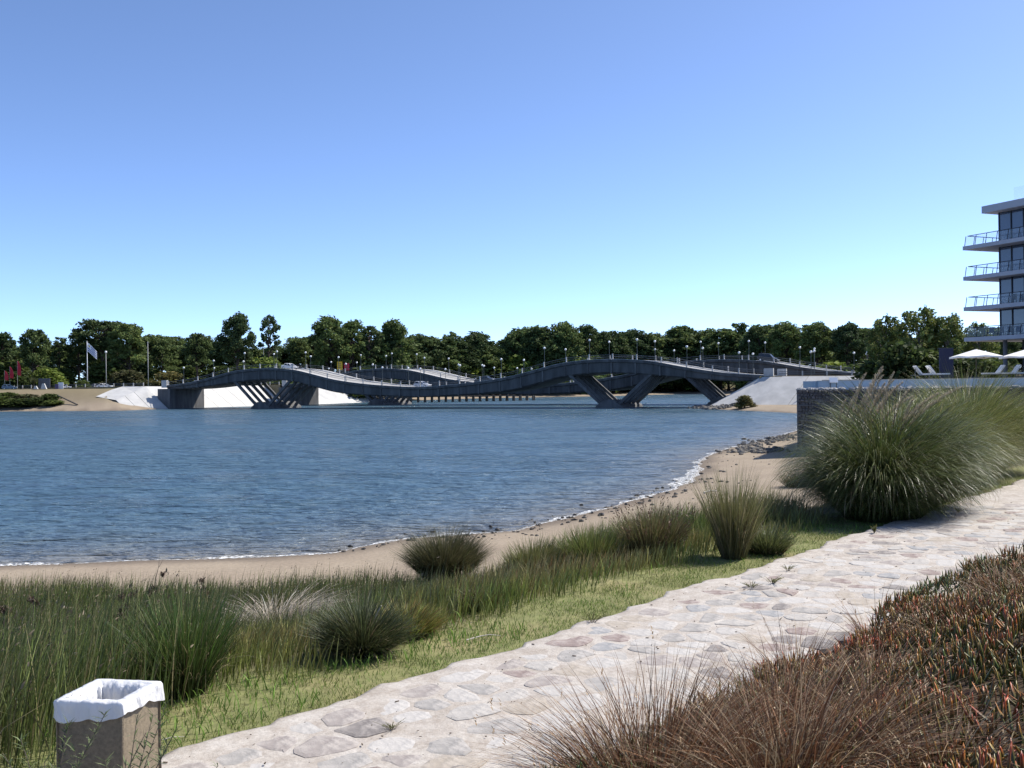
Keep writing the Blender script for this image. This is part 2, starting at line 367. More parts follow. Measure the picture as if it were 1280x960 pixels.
for a_ in aa:
    e0, e1 = path_edge_noise(a_), path_edge_noise(a_+50)
    prof = [(e0+.05, -.12), (e0+.03, -.01), (e0-.02, .0), (e0-.14, .004)] + [(-.14-(PATH_W-.28)*k/9, 0) for k in range(1, 9)] + [(-PATH_W+.12+e1, 0), (-PATH_W+e1, -.01), (-PATH_W-.05+e1, -.2)]
    rings.append([(a_, d_, z_+PZ+(.005*math.sin(a_*2.3+d_*4)+.004*math.sin(a_*5.1-d_*7) if z_ > -.05 else 0)) for d_, z_ in prof])
path.loft(rings)
pobj = path.build('stone_path', pm, smooth=True, loc=(PATH0[0], PATH0[1], 0), rz=ang_p); tag(pobj, kind='structure')
pal = [((0.219, 0.170, 0.153), (0.406, 0.352, 0.316)), ((0.273, 0.259, 0.242), (0.421, 0.390, 0.358)), ((0.254, 0.254, 0.254), (0.412, 0.390, 0.368)), ((0.323, 0.281, 0.232), (0.439, 0.389, 0.330)), ((0.266, 0.235, 0.217), (0.419, 0.379, 0.342)), ((0.348, 0.327, 0.302), (0.454, 0.423, 0.382)), ((0.177, 0.159, 0.149), (0.343, 0.311, 0.284)), ((0.382, 0.361, 0.336), (0.467, 0.440, 0.403)), ((0.404, 0.383, 0.359), (0.478, 0.451, 0.415))]
PST = [mat('path_stone', c, c2, .92, 8, .7, 18, detail=10, lo=.42, hi=.70) for c, c2 in pal]
def clip_poly(poly, mx, my, nx_, ny_):
    o = []
    for i in range(len(poly)):
        a_, c_ = poly[i], poly[(i+1) % len(poly)]; da = (a_[0]-mx)*nx_+(a_[1]-my)*ny_; dc = (c_[0]-mx)*nx_+(c_[1]-my)*ny_
        if da <= 0: o.append(a_)
        if da*dc < 0: t = da/(da-dc); o.append((a_[0]+(c_[0]-a_[0])*t, a_[1]+(c_[1]-a_[1])*t))
    return o
seeds_ = []; row = 0; dd = .16
while dd < PATH_W-.12:
    aa_ = -3.2+(row % 2)*.25; hrow = random.uniform(.22, .34)
    while aa_ < 15.2:
        w_ = random.choice((.2, .24, .3, .36, .45, .6))*random.uniform(.85, 1.15); seeds_.append((aa_+w_/2+random.uniform(-.06, .06), -dd-hrow/2+random.uniform(-.09, .09))); aa_ += w_
    dd += hrow; row += 1
for i, (cx_, cy_) in enumerate(seeds_):
    if random.random() < .05: continue
    poly = [(cx_-.5, max(-PATH_W+.02, cy_-.5)), (cx_+.5, max(-PATH_W+.02, cy_-.5)), (cx_+.5, min(-.15, cy_+.5)), (cx_-.5, min(-.15, cy_+.5))]
    for j, (ox_, oy_) in enumerate(seeds_):
        dx_, dy_ = ox_-cx_, oy_-cy_; L_ = math.hypot(dx_, dy_)
        if j == i or L_ > 1.1 or not poly: continue
        gap = random.uniform(.008, .032); poly = clip_poly(poly, cx_+dx_/2-dx_/L_*gap, cy_+dy_/2-dy_/L_*gap, dx_/L_, dy_/L_)
    if len(poly) < 3: continue
    for it in range(2):   # corner cutting and a little wander
        q = []
        for k in range(len(poly)):
            a_, c_ = poly[k], poly[(k+1) % len(poly)]
            q += [(a_[0]*.78+c_[0]*.22, a_[1]*.78+c_[1]*.22), (a_[0]*.22+c_[0]*.78, a_[1]*.22+c_[1]*.78)]
        poly = q if it == 0 else poly
    poly = [(x+random.uniform(-.014, .014)-cx_, y+random.uniform(-.014, .014)-cy_) for x, y in poly]
    if len(poly) > 22: poly = poly[::2]
    n_ = len(poly); zt = .012; tx_, ty_ = random.uniform(-.008, .008), random.uniform(-.008, .008)
    st = MB(); st.loft([[(x, y, -.03) for x, y in poly], [(x*.985, y*.985, zt-.005+x*tx_+y*ty_) for x, y in poly], [(x*.82, y*.82, zt+x*tx_+y*ty_) for x, y in poly]], close=True); st.f.append(tuple(2*n_+k for k in range(n_)))
    zc = .005*math.sin(cx_*2.3+cy_*4)+.004*math.sin(cx_*5.1-cy_*7)
    st.build('path_stone', PST[random.choice((0, 1, 1, 2, 3, 4, 4, 5, 5, 6, 7, 7, 8, 8))], pobj, loc=(cx_, cy_, PZ+zc-random.choice((.006, .0075, .009, .0105))))

gr = MB()
for i in range(600):
    a_ = random.uniform(-3, 16); d_ = -random.uniform(.05, PATH_W-.05); x, y = path_pt(a_, d_); r_ = random.choice((.003, .003, .004, .005, .008)); t_ = random.uniform(0, PI)
    m_ = Matrix.Rotation(t_, 3, 'Z'); gr.box((x, y, PZ+.008), (r_*random.uniform(1, 4), r_, r_*.7), m_)
tag(gr.build('path_grit', mat('path_grit', (.16, .12, .085), (.07, .055, .04), .95, 20)), 'scattered dark grit and straw crumbs lying on the stone path', 'grit', kind='stuff')
# ------------------------------------------------------------------ blades
def blades(base, h, az, phi0, phi1, w, c0, c1, k=4, jit=.25, pw=1.2, twist=None):
    """ribbons: base (n,3); h, az, phi0 (lean at root), phi1 (lean at tip) arrays; colours (n,3) root and tip"""
    n = len(base); h = np.broadcast_to(h, n); w = np.broadcast_to(w, n); az = np.broadcast_to(az, n); phi0 = np.broadcast_to(phi0, n); phi1 = np.broadcast_to(phi1, n)
    t = np.linspace(0, 1, k+1)
    tm = (t[:-1]+t[1:])/2
    ph = phi0[:, None]+(phi1-phi0)[:, None]*tm[None]**pw
    dr = np.cumsum(np.sin(ph)*h[:, None]/k, 1); dz = np.cumsum(np.cos(ph)*h[:, None]/k, 1)
    dr = np.concatenate([np.zeros((n, 1)), dr], 1); dz = np.concatenate([np.zeros((n, 1)), dz], 1)
    cx = base[:, 0, None]+np.cos(az)[:, None]*dr; cy = base[:, 1, None]+np.sin(az)[:, None]*dr; cz = base[:, 2, None]+dz
    wa = rng.uniform(0, 2*PI, n) if twist is None else az+PI/2+rng.normal(0, twist, n)
    wt = (1-t**2.2)*w[:, None]/2*np.minimum(1, .55+t*2)[None]
    V = np.empty((n, 2*k+1, 3), np.float32)
    for j in range(k):
        ox, oy = np.cos(wa)*wt[:, j], np.sin(wa)*wt[:, j]
        V[:, 2*j] = np.stack([cx[:, j]-ox, cy[:, j]-oy, cz[:, j]], -1); V[:, 2*j+1] = np.stack([cx[:, j]+ox, cy[:, j]+oy, cz[:, j]], -1)
    V[:, 2*k] = np.stack([cx[:, k], cy[:, k], cz[:, k]], -1)
    o = (np.arange(n)*(2*k+1))[:, None]
    q = np.concatenate([o+np.array([[2*j, 2*j+1, 2*j+3, 2*j+2]]) for j in range(k-1)], 0) if k > 1 else np.zeros((0, 4), int)
    tr = o+np.array([[2*k-2, 2*k-1, 2*k]])
    c0 = np.broadcast_to(np.asarray(c0, float), (n, 3)); c1 = np.broadcast_to(np.asarray(c1, float), (n, 3))
    var = np.exp(rng.normal(0, jit, (n, 1, 1)))
    tc_ = np.concatenate([np.repeat(t[:-1], 2), [1]])[None, :, None]
    C = (c0[:, None]*(1-tc_)+c1[:, None]*tc_)*var
    return V.reshape(-1, 3), q, tr, np.clip(C.reshape(-1, 3), 0, .9), np.stack([cx[:, -1], cy[:, -1], cz[:, -1]], -1)
class Grass:
    def __init__(s): s.V = []; s.Q = []; s.T = []; s.C = []; s.n = 0
    def add(s, *a, **k):
        V, q, t, C, tip = blades(*a, **k); s.raw(V, q, t, C); return tip
    def raw(s, V, q, t, C):
        s.V.append(V); s.C.append(C); s.Q.append(q+s.n); s.T.append(t+s.n); s.n += len(V)
    def build(s, name, m, parent=None, origin=(0, 0, 0)):
        V = np.concatenate(s.V)-np.array(origin); F = [f for f in (np.concatenate(s.Q), np.concatenate(s.T)) if len(f)]
        o = link(name, np_mesh(name, V, F, m, np.concatenate(s.C)), parent)
        if not parent: o.location = origin
        return o
def pick(cols, n, p=None): return np.asarray(cols, float)[rng.choice(len(cols), n, p=p)]
def hit(px_, py_, zmin=3.0):
    d = CAMROT @ Vector(((px_-640)/FPX, -(py_-480)/FPX, -1)); t = np.linspace(3, 120, 6000); X, Y, Z = d.x*t, d.y*t, CAM_Z+d.z*t
    i = int(np.argmax(Z < ground(X, Y))); return X[i], Y[i]
def pts(x, y): return np.stack([x, y, ground(x, y)], -1)
def little(g, base, az, size, cols, k=2):
    """small spikelets set on points"""
    n = len(base); g.add(base, size*rng.uniform(.6, 1.3, n), az+rng.normal(0, .8, n), rng.uniform(.1, 1.2, n), rng.uniform(.6, 2.2, n), size*.42, pick(cols, n), pick(cols, n), k=k, jit=.2)

# --- short lawn between path and rushes
a_ = rng.uniform(-3, 22, 90000); d_ = rng.uniform(-.03, 1.9, 90000)
x_, y_ = path_pt(a_, d_); keep = d_ < 1.25+.35*wob(x_, y_, 1.5, 5)+rng.normal(0, .12, len(d_)); keep &= rng.random(len(d_)) < np.clip(1.25-a_/26, .2, 1)*np.clip(.75+.9*wob(x_, y_, 5.3, 61)+.4*wob(x_, y_, 13.0, 62), .15, 1)
x_, y_ = x_[keep], y_[keep]; n = len(x_)
patch = np.clip(.5+.8*wob(x_, y_, 2.3, 12), 0, 1)[:, None]
g = Grass(); c = pick([(.125, .175, .035), (.175, .20, .055), (.28, .24, .12)], n, [.4, .35, .25])*(1-patch)+pick([(.09, .19, .025), (.13, .22, .035), (.20, .23, .07)], n)*patch
g.add(pts(x_, y_), rng.uniform(.022, .06, n), rng.uniform(0, 2*PI, n), rng.uniform(0, .5, n), rng.uniform(.5, 1.5, n), .0065, c*.9, c*1.05, k=2)
# scattered broader bright green sprigs, mostly at the left
n = 5200; a_ = rng.uniform(-2.5, 12, n); d_ = rng.uniform(.2, 1.9, n); x_, y_ = path_pt(a_, d_); kp = (wob(x_, y_, 2.0, 21) > .05) & (rng.random(n) < np.clip(1.2-a_/6, .1, 1)); x_, y_ = x_[kp], y_[kp]; n = len(x_)
g.add(pts(x_, y_), rng.uniform(.06, .17, n), rng.uniform(0, 2*PI, n), rng.uniform(0, .4, n), rng.uniform(.4, 1.4, n), .010, (.10, .19, .03), (.20, .31, .06), k=3)
tag(g.build('lawn_grass', M['lawn']), 'short patchy yellow green turf strip along the stone path', 'grass', kind='stuff')

# --- rushes covering the slope at the left
g = Grass()
n = 280000; x_ = rng.uniform(-16, 2.6, n); y_ = rng.uniform(4.2, 26.5, n); dpp = dp_of(x_, y_)
al = (x_-PATH0[0])*PDIR[0]+(y_-PATH0[1])*PDIR[1]; dens = sst(0, .9, dpp+.3*wob(x_, y_, 1.3, 5)-.15-.95*sst(-.9, 2.4, al))*(1-sst(20.8, 23.6, y_+.9*wob(x_, y_, .6, 7)+.35*wob(x_, y_, 2.2, 9)))
dens *= np.clip(.75+.6*wob(x_, y_, 1.1, 14), .35, 1)
dens *= np.where((np.hypot((x_+2.45)/.85, (y_-10.4)/.75) < 1) | (np.hypot(x_+1.3, y_-18.2) < .5), .05, 1)
wedge = (x_/y_ > -.29) & (x_/y_ < -.165) & (dpp < 3.6); dens *= np.where(wedge, .3, 1); dens *= 1-.8*sst(-3.4, -1.6, x_)*(1-sst(13, 16, y_)); dens *= 1-.6*sst(-2.0, 0, x_); bx_, by_ = hit(470, 806); dens *= 1-np.exp(-((x_-bx_)**2+(y_-by_)**2)/.5)
kp = (rng.random(n) < dens) & (x_ > -.62*y_-1); x_, y_ = x_[kp], y_[kp]; n = len(x_)
hh = (.48+.34*(1-sst(8, 19, y_))+.16*wob(x_, y_, 1.4, 31))*rng.uniform(.55, 1.15, n)*(1-.4*sst(-3, -.5, x_))*np.where((x_/y_ > -.29) & (x_/y_ < -.165) & (dp_of(x_, y_) < 4.2), .45, 1)
brown = np.clip(wob(x_, y_, .8, 17)+.25, 0, 1)[:, None]*.75
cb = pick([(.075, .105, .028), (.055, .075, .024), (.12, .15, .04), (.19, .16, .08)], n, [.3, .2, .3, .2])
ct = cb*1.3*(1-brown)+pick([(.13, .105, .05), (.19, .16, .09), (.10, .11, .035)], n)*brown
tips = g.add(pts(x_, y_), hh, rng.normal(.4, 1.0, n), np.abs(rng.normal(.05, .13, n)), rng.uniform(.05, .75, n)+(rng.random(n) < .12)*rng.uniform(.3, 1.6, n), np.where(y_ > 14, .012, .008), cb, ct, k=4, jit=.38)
# pale seed tips in the far edge of the bed
sel = rng.random(n) < np.where(y_ > 15, .13, .05); little(g, tips[sel], np.full(sel.sum(), .5), .05, [(.24, .19, .12), (.17, .13, .08), (.10, .075, .045)])
tag(g.build('rush_bed', M['grass']), 'bed of dark green rushes covering the slope down to the beach', 'rushes', kind='stuff')

# --- tall grasses in the middle of the slope and low green cover towards the pampas
g = Grass()
n = 80000; x_ = rng.uniform(-4.2, 5.0, n); y_ = rng.uniform(7.5, 19.5, n); dpp = dp_of(x_, y_)
dens = sst(.75, 1.3, dpp+.2*wob(x_, y_, 2, 3))*(1-sst(3.2, 6.0, dpp+.6*wob(x_, y_, 1, 4)))*np.clip(.75+.5*wob(x_, y_, 1.6, 8), .35, 1)
kp = rng.random(n) < dens; x_, y_ = x_[kp], y_[kp]; dpp = dpp[kp]; n = len(x_)
bx_, by_ = hit(470, 806); cl = 1-np.exp(-((x_-bx_)**2+(y_-by_)**2)/.35); hgt = cl*(.25+.28*sst(1.4, 2.6, dpp)*sst(-.6, 1.0, x_)+.12*wob(x_, y_, 2.1, 9))*rng.uniform(.5, 1.3, n)
gg = np.clip(.5+wob(x_, y_, 1.3, 40), 0, 1)[:, None]
c = pick([(.13, .19, .035), (.19, .24, .05), (.10, .14, .035)], n)*gg+pick([(.26, .22, .09), (.19, .17, .06), (.30, .22, .10), (.21, .11, .05)], n, [.4, .3, .2, .1])*(1-gg)
tips = g.add(pts(x_, y_), np.clip(hgt, .07, 1), rng.normal(.3, 1.1, n), rng.uniform(0, .3, n), rng.uniform(.2, 1.0, n), .011, c*.8, c*1.15, k=3)
tag(g.build('mixed_slope_grass', M['grass']), 'knee high green and straw grass on the slope below the lawn', 'grass', kind='stuff')

def clump(name, label, cat, x, y, r, n, h, cols0, cols1, width, phi=(.0, .5), droop=(.3, 1.0), bias=(0, 0), mat_='grass', k=5, group=None, seeds=None, hvar=.25, flat=1.0, dz=0.0, pw=1.2, part='blades', twist=None, dead_=.1, dome=.2, skirt=False):
    """a tussock: Empty at its base, the blades one part"""
    z = gz(x, y)+dz; root = empty(name, (x, y, z)); tag(root, label, cat, group)
    az = rng.uniform(0, 2*PI, n); rr = r*np.sqrt(rng.random(n))*.55
    bx = x+np.cos(az)*rr; by = y+np.sin(az)*rr*flat
    out_ = rr/(r*.55)
    dx = np.cos(az)*(.35+out_)+bias[0]+rng.normal(0, .25, n); dy = np.sin(az)*(.35+out_)+bias[1]+rng.normal(0, .25, n)
    a2 = np.arctan2(dy, dx)
    p0 = phi[0]+(phi[1]-phi[0])*out_+rng.normal(0, .07, n); p1 = droop[0]+(droop[1]-droop[0])*np.clip(out_*.6+.4*rng.random(n), 0, 1)
    H = h*np.exp(rng.normal(0, hvar, n)); H = np.minimum(H, h*1.25)
    G = Grass(); B = np.stack([bx, by, ground(bx, by)+dz-.02], -1)
    k0, k1 = pick(cols0, n), pick(cols1, n); dead = rng.random(n) < dead_
    k0[dead] = pick([(.18, .14, .08), (.14, .10, .055)], dead.sum()); k1[dead] = pick([(.30, .24, .14), (.22, .17, .10), (.36, .30, .20)], dead.sum())
    p1 = p1+dead*rng.uniform(0, 1.2, n)+rng.normal(0, .18, n); a2 = np.where(dead, a2+rng.normal(0, .9, n), a2+rng.normal(0, .22, n)); H = H*np.where(dead, .85, 1)*(1.12-dome*out_)
    tips = G.add(B, H, a2, np.abs(p0), p1, width, k0, k1, k=k, pw=pw, twist=twist, jit=.32)
    if skirt:
        m_ = n//2; az2 = rng.uniform(0, 2*PI, m_); r2 = r*.55*rng.uniform(.5, 1.1, m_); B2 = np.stack([x+np.cos(az2)*r2, y+np.sin(az2)*r2, np.zeros(m_)], -1); B2[:, 2] = ground(B2[:, 0], B2[:, 1])
        G.add(B2, h*rng.uniform(.3, .75, m_), az2+rng.normal(0, .5, m_), rng.uniform(.2, .8, m_), rng.uniform(1.6, 2.8, m_), width, pick(cols0, m_), pick(cols1, m_), k=k, pw=1.6, jit=.3)
    o = G.build(part, M[mat_], root, (x, y, z))
    if seeds:
        m_, sz, sc = seeds; s_ = rng.choice(n, m_, replace=False); G2 = Grass()
        for j in range(5): little(G2, tips[s_]-np.array([0, 0, sz*.5*j])+rng.normal(0, sz*.12, (m_, 3)), a2[s_], sz, sc)
        tag(G2.build('seed_heads', M['dry'], root, (x, y, z)), kind='stuff')
    return root

def spot(px_, py_, ytop):
    x, y = hit(px_, py_); return x, y, at(px_, ytop, y).z-gz(x, y)
# --- named tussocks
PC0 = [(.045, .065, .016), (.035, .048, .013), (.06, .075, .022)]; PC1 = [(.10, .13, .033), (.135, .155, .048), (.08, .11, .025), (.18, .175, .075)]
pampas = [(6.0, 16.25, .95, 9000, 1.7, 'big dark cascading pampas mound beside the path, nearest the tall thin tussock'),
          (6.6, 17.3, 1.0, 8000, 2.08, 'glossy arching pampas mound carrying the tall feathery plumes'),
          (8.6, 20.9, 1.1, 8000, 1.75, 'yellow green grass mound just right of the plumed pampas'),
          (9.7, 22.6, 1.15, 8000, 1.95, 'pale green grass mound near the right edge beside the path'),
          (11.2, 24.4, 1.2, 7000, 2.2, 'rightmost tall grass mound, cut by the picture edge'),
          (9.1, 24.4, 1.2, 6500, 2.05, 'grass mound behind the row, seen over the yellow green one'),
          (12.9, 28.5, 1.4, 6000, 2.7, 'farthest grass mound, in front of the pool end of the stone wall')]
for i, (x, y, r, n, h, lab) in enumerate(pampas):
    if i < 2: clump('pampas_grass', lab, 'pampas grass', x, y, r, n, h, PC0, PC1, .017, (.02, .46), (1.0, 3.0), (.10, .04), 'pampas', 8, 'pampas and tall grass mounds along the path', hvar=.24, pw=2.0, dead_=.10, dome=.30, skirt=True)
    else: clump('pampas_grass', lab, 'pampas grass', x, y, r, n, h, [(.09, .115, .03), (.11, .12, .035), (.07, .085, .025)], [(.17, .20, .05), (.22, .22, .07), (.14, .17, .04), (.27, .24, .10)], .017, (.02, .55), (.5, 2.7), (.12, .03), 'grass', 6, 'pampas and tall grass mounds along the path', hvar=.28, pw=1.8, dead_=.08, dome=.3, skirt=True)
# plumes of the second tussock
root2 = [o for o in COL.objects if o.name.startswith('pampas_grass')][1]
px0, py0 = 6.15, 17.2
for i in range(21):
    bx = px0+random.uniform(-.55, .75); by = py0+random.uniform(-.4, .5); z0 = gz(bx, by)+.9
    L = random.uniform(1.1, 2.05); lean = random.uniform(.02, .4) if i < 16 else random.uniform(.5, .9); aaz = random.uniform(-.5, .6)
    n = 130; t = np.linspace(.0, 1, n)
    cx = bx+math.cos(aaz)*L*(np.sin(lean)*t+.13*t**3); cy = by+math.sin(aaz)*L*np.sin(lean)*t; cz = z0+L*(math.cos(lean)*t-.10*t**3)
    G = Grass()
    st = MB(); st.tube([(cx[j]-6.05, cy[j]-16.75+.0, cz[j]) for j in (0, 30, 60, 90, 129)], [.006, .005, .004, .003, .002], 5)
    m_ = t > .42; B = np.repeat(np.stack([cx, cy, cz], -1)[m_], 5, 0); nb = len(B)
    tt_ = np.repeat(t[m_], 5); sz = .085*np.sin(np.clip((tt_-.40)/.62, 0, 1)*PI)**.6+.02
    G.add(B, sz*rng.uniform(.5, 1.1, nb), rng.uniform(0, 2*PI, nb), rng.uniform(.1, .45, nb), rng.uniform(.2, .8, nb), .008, pick([(.48, .39, .27), (.41, .32, .21), (.55, .46, .33)], nb), pick([(.58, .49, .36), (.48, .39, .27)], nb), k=2)
    V = np.array([(p[0]+6.05, p[1]+16.75, p[2]) for p in st.v]); qs = np.array([f for f in st.f if len(f) == 4]); G.raw(V, qs, np.zeros((0, 3), int), np.tile([.26, .22, .12], (len(V), 1)))
    G.build('plume', M['dry'], root2, tuple(root2.location))

def clump_px(name, label, cat, px_, py_, ytop, rf, n, *a, **k):
    x, y, h = spot(px_, py_, ytop); clump(name, label, cat, x, y, h*rf, n, h*k.pop('hs', 1.0), *a, **k)
clump_px('tall_tussock', 'tall upright fan shaped olive tussock standing alone before the sand', 'tussock', 917, 698, 600, .27, 950, [(.12, .115, .045), (.15, .13, .06)], [(.21, .20, .08), (.28, .24, .12), (.17, .18, .06)], .009, (.0, .27), (.08, .6), (.10, 0), hvar=.2)
clump_px('round_tussock', 'dense dark rounded tussock standing apart on the edge of the beach', 'tussock', 556, 730, 672, .62, 5500, [(.04, .05, .018), (.055, .055, .024)], [(.07, .08, .028), (.11, .105, .05), (.15, .13, .07)], .012, (.0, .55), (.35, 1.5), (.2, 0), hvar=.14, hs=1.15)
clump_px('spiky_rush_tussock', 'bright green spiky rush tussock fanning out behind the waste bin', 'tussock', 232, 868, 752, .38, 1100, [(.05, .075, .02), (.045, .06, .02)], [(.085, .16, .03), (.07, .12, .03), (.12, .13, .04)], .008, (.0, .42), (.15, .9), (.1, -.05), hvar=.3)
clump_px('dark_rush_tussock', 'dark blackish rush tussock overhanging the lawn beside the white twig', 'tussock', 452, 815, 748, .62, 3200, [(.04, .05, .02), (.045, .048, .022)], [(.075, .095, .035), (.11, .115, .05), (.06, .075, .03)], .0085, (.05, .9), (.4, 1.7), (-.1, .1), hvar=.28)
clump_px('yellow_green_tussock', 'low yellow green bushy tussock touching the dark rush tussock', 'tussock', 505, 797, 756, 1.2, 3000, [(.06, .07, .02), (.05, .055, .02)], [(.26, .29, .06), (.31, .27, .07), (.20, .24, .05), (.29, .18, .06)], .010, (.05, .8), (.4, 1.4), (0, .05), hvar=.28)
clump_px('dead_grass_mound', 'pale bleached mound of dead grass among the green rushes', 'dead grass', 350, 802, 750, 2.1, 5200, [(.22, .18, .12), (.30, .25, .18)], [(.50, .44, .37), (.60, .54, .47), (.42, .37, .30)], .010, (.3, 1.1), (1.4, 2.6), (.35, -.25), 'dry', hvar=.2, hs=1.75)
clump_px('brown_rush_tussock', 'tall brown rush tussock in front of the curved foam line', 'tussock', 815, 695, 638, .8, 1700, [(.11, .09, .04), (.09, .095, .035)], [(.20, .15, .08), (.16, .12, .06), (.14, .16, .05)], .010, (.0, .5), (.15, .9), (.2, 0), seeds=(100, .05, [(.12, .075, .05), (.18, .12, .08)]))
clump_px('green_rush_tussock', 'green rush tussock left of the tall brown rushes', 'tussock', 740, 712, 662, .8, 1500, [(.08, .11, .03), (.10, .11, .035)], [(.15, .20, .05), (.20, .20, .06)], .010, (.0, .5), (.15, 1.0), (.2, 0))
clump_px('leafy_rush_tussock', 'olive rush tussock between the round tussock and the green rushes', 'tussock', 668, 722, 678, 1.0, 1500, [(.08, .10, .03), (.11, .11, .04)], [(.15, .17, .05), (.20, .18, .07)], .010, (.0, .5), (.2, 1.0), (.2, 0))
clump_px('low_brown_tussock', 'low dark brown tussock between the round tussock and the lawn', 'tussock', 596, 762, 738, 1.3, 1300, [(.07, .05, .02), (.05, .05, .02)], [(.16, .11, .045), (.12, .11, .04)], .009, (.1, .8), (.5, 1.4), hs=1.2)
clump_px('creeping_tussock', 'small brownish tuft on the sand left of the big pampas', 'tussock', 1000, 608, 590, 1.6, 1300, [(.09, .065, .03), (.07, .075, .03)], [(.16, .11, .06), (.12, .14, .05)], .012, (.1, .8), (.5, 1.4), hs=1.3)
clump_px('grey_green_tussock', 'grey green tuft squeezed between the tall tussock and the big pampas', 'tussock', 958, 692, 655, .9, 1300, [(.07, .08, .03)], [(.14, .16, .06), (.11, .13, .045)], .009, (.05, .7), (.4, 1.4))
# dark umbrella-sedge heads standing above the rushes
for i, (px_, py_, D, hh_) in enumerate([(195, 722, 9.6, 1.0), (252, 728, 9.9, .9), (42, 745, 9.3, .9), (160, 745, 8.9, .85), (5, 765, 8.6, .9), (225, 748, 9.2, .8), (140, 770, 8.6, .8), (188, 782, 8.4, .75), (60, 800, 8.1, .75)]):
    p = at(px_, py_, D); base_z = gz(p.x, p.y); root = empty('sedge_stem', (p.x, p.y, base_z))
    tag(root, 'dark brown sedge seed head above the rushes, '+ORD[i]+' of nine counted from the tallest down', 'sedge', 'sedge heads above the rushes')
    H = p.z-base_z; s = MB(); s.tube([(-.05, 0, 0), (-.02, 0, H*.5), (0, 0, H)], [.006, .005, .003], 5)
    if i == 0: s.tube([(0, 0, H), (.03, 0, H+.12), (.035, 0, H+.22)], [.003, .002, .001], 4); s.tube([(.03, 0, H+.1), (.07, 0, H+.17)], [.002, .001], 4)
    s.build('stem', M['wood'], root)
    G = Grass(); nb = 120
    for j in range(random.choice((2, 3, 3, 4))):
        c_ = np.array([random.uniform(-.06, .06), random.uniform(-.05, .05), H-random.uniform(-.02, .16)])
        G = Grass(); G.add(c_+rng.normal(0, .014, (nb//2, 3)), rng.uniform(.02, .05, nb//2), rng.uniform(0, 2*PI, nb//2), rng.uniform(0, 1.5, nb//2), rng.uniform(.5, 2, nb//2), .012, (.055, .035, .025), (.10, .065, .045), k=2)
        tag(G.build('seed_head', M['dry'], root), kind='stuff')

# --- ice plant on the right bank
def fingers(base, L, az, tilt, r, c0, c1, c2):
    n = len(base); t = np.array([0, .45, .85]); rr = np.array([.75, 1.0, .55])
    d = np.stack([np.cos(az)*np.sin(tilt), np.sin(az)*np.sin(tilt), np.cos(tilt)], -1)
    u = np.stack([-np.sin(az), np.cos(az), np.zeros(n)], -1); v = np.cross(d, u)
    up = np.array([0, 0, 1.])
    V = np.empty((n, 10, 3)); C = np.empty((n, 10, 3)); cc = [c0, c1, c2]
    for j in range(3):
        c_ = base+d*(L*t[j])[:, None]+up*((L*.18*t[j]**2))[:, None]
        for k in range(3):
            a_ = 2*PI*k/3+.5; V[:, 3*j+k] = c_+(u*math.cos(a_)+v*math.sin(a_))*(r*rr[j])[:, None]; C[:, 3*j+k] = cc[j]
    V[:, 9] = base+d*L[:, None]+up*(L*.2)[:, None]; C[:, 9] = c2
    o = (np.arange(n)*10)[:, None]
    q = np.concatenate([o+np.array([[3*j+k, 3*j+(k+1) % 3, 3*j+3+(k+1) % 3, 3*j+3+k]]) for j in range(2) for k in range(3)])
    tr = np.concatenate([o+np.array([[6+k, 6+(k+1) % 3, 9]]) for k in range(3)])
    return V.reshape(-1, 3), q, tr, C.reshape(-1, 3)
def edge_in(a):   # how far the mat creeps over the right edge of the path
    return .12+.16*np.sin(a*.9+1)+.12*np.sin(a*2.1)+.07*np.sin(a*4.7+2)
g = Grass()
n = 78000; a_ = 3.2*rng.random(n)+rng.uniform(-5, 17, n); d_ = -PATH_W+.15-rng.random(n)**1.35*8.0
kp = d_ < -PATH_W+edge_in(a_); a_, d_ = a_[kp], d_[kp]; x_, y_ = path_pt(a_, d_)
kp = (y_ > 1.6) & (x_ > -1.4) & (x_ < .56*y_+3.6); kp &= rng.random(len(kp)) < np.clip(1.5-np.hypot(x_, y_)/15, .3, 1)*np.clip(.9+.9*wob(x_, y_, 2.1, 51), .25, 1); x_, y_ = x_[kp], y_[kp]; n = len(x_)
hump = .11+.12*wob(x_, y_, 1.7, 23)+.06*wob(x_, y_, 4.3, 25)
B = pts(x_, y_); B[:, 2] += np.clip(hump, .01, 1)*rng.uniform(.4, 1, n)*np.clip((-dp_of(x_, y_)-PATH_W+.35)*2.5, .2, 1)
redf = np.clip(.38+.6*wob(x_, y_, 1.2, 29)+.35*sst(0, 3, x_)-.03*y_+rng.normal(0, .25, n), 0, 1)[:, None]
c0 = pick([(.055, .09, .022), (.065, .08, .02), (.05, .085, .03)], n); c1 = c0*1.35*(1-redf*.45)+np.array([.17, .055, .022])*redf*.45
c2 = c0*1.5*(1-redf)+pick([(.48, .085, .035), (.55, .20, .045), (.33, .06, .035), (.40, .26, .07)], n)*redf
V, q, tr, C = fingers(B, rng.uniform(.06, .14, n)*(1+.3*wob(x_, y_, 2.6, 44)), rng.uniform(0, 2*PI, n), np.abs(rng.normal(0, .75, n)), rng.uniform(.006, .012, n), c0, c1, c2)
g.raw(V, q, tr, C*np.exp(rng.normal(0, .12, (len(C), 1))))
tag(g.build('ice_plant', M['succulent']), 'mat of fleshy green and red ice plant spreading over the right bank', 'ice plant', kind='stuff')

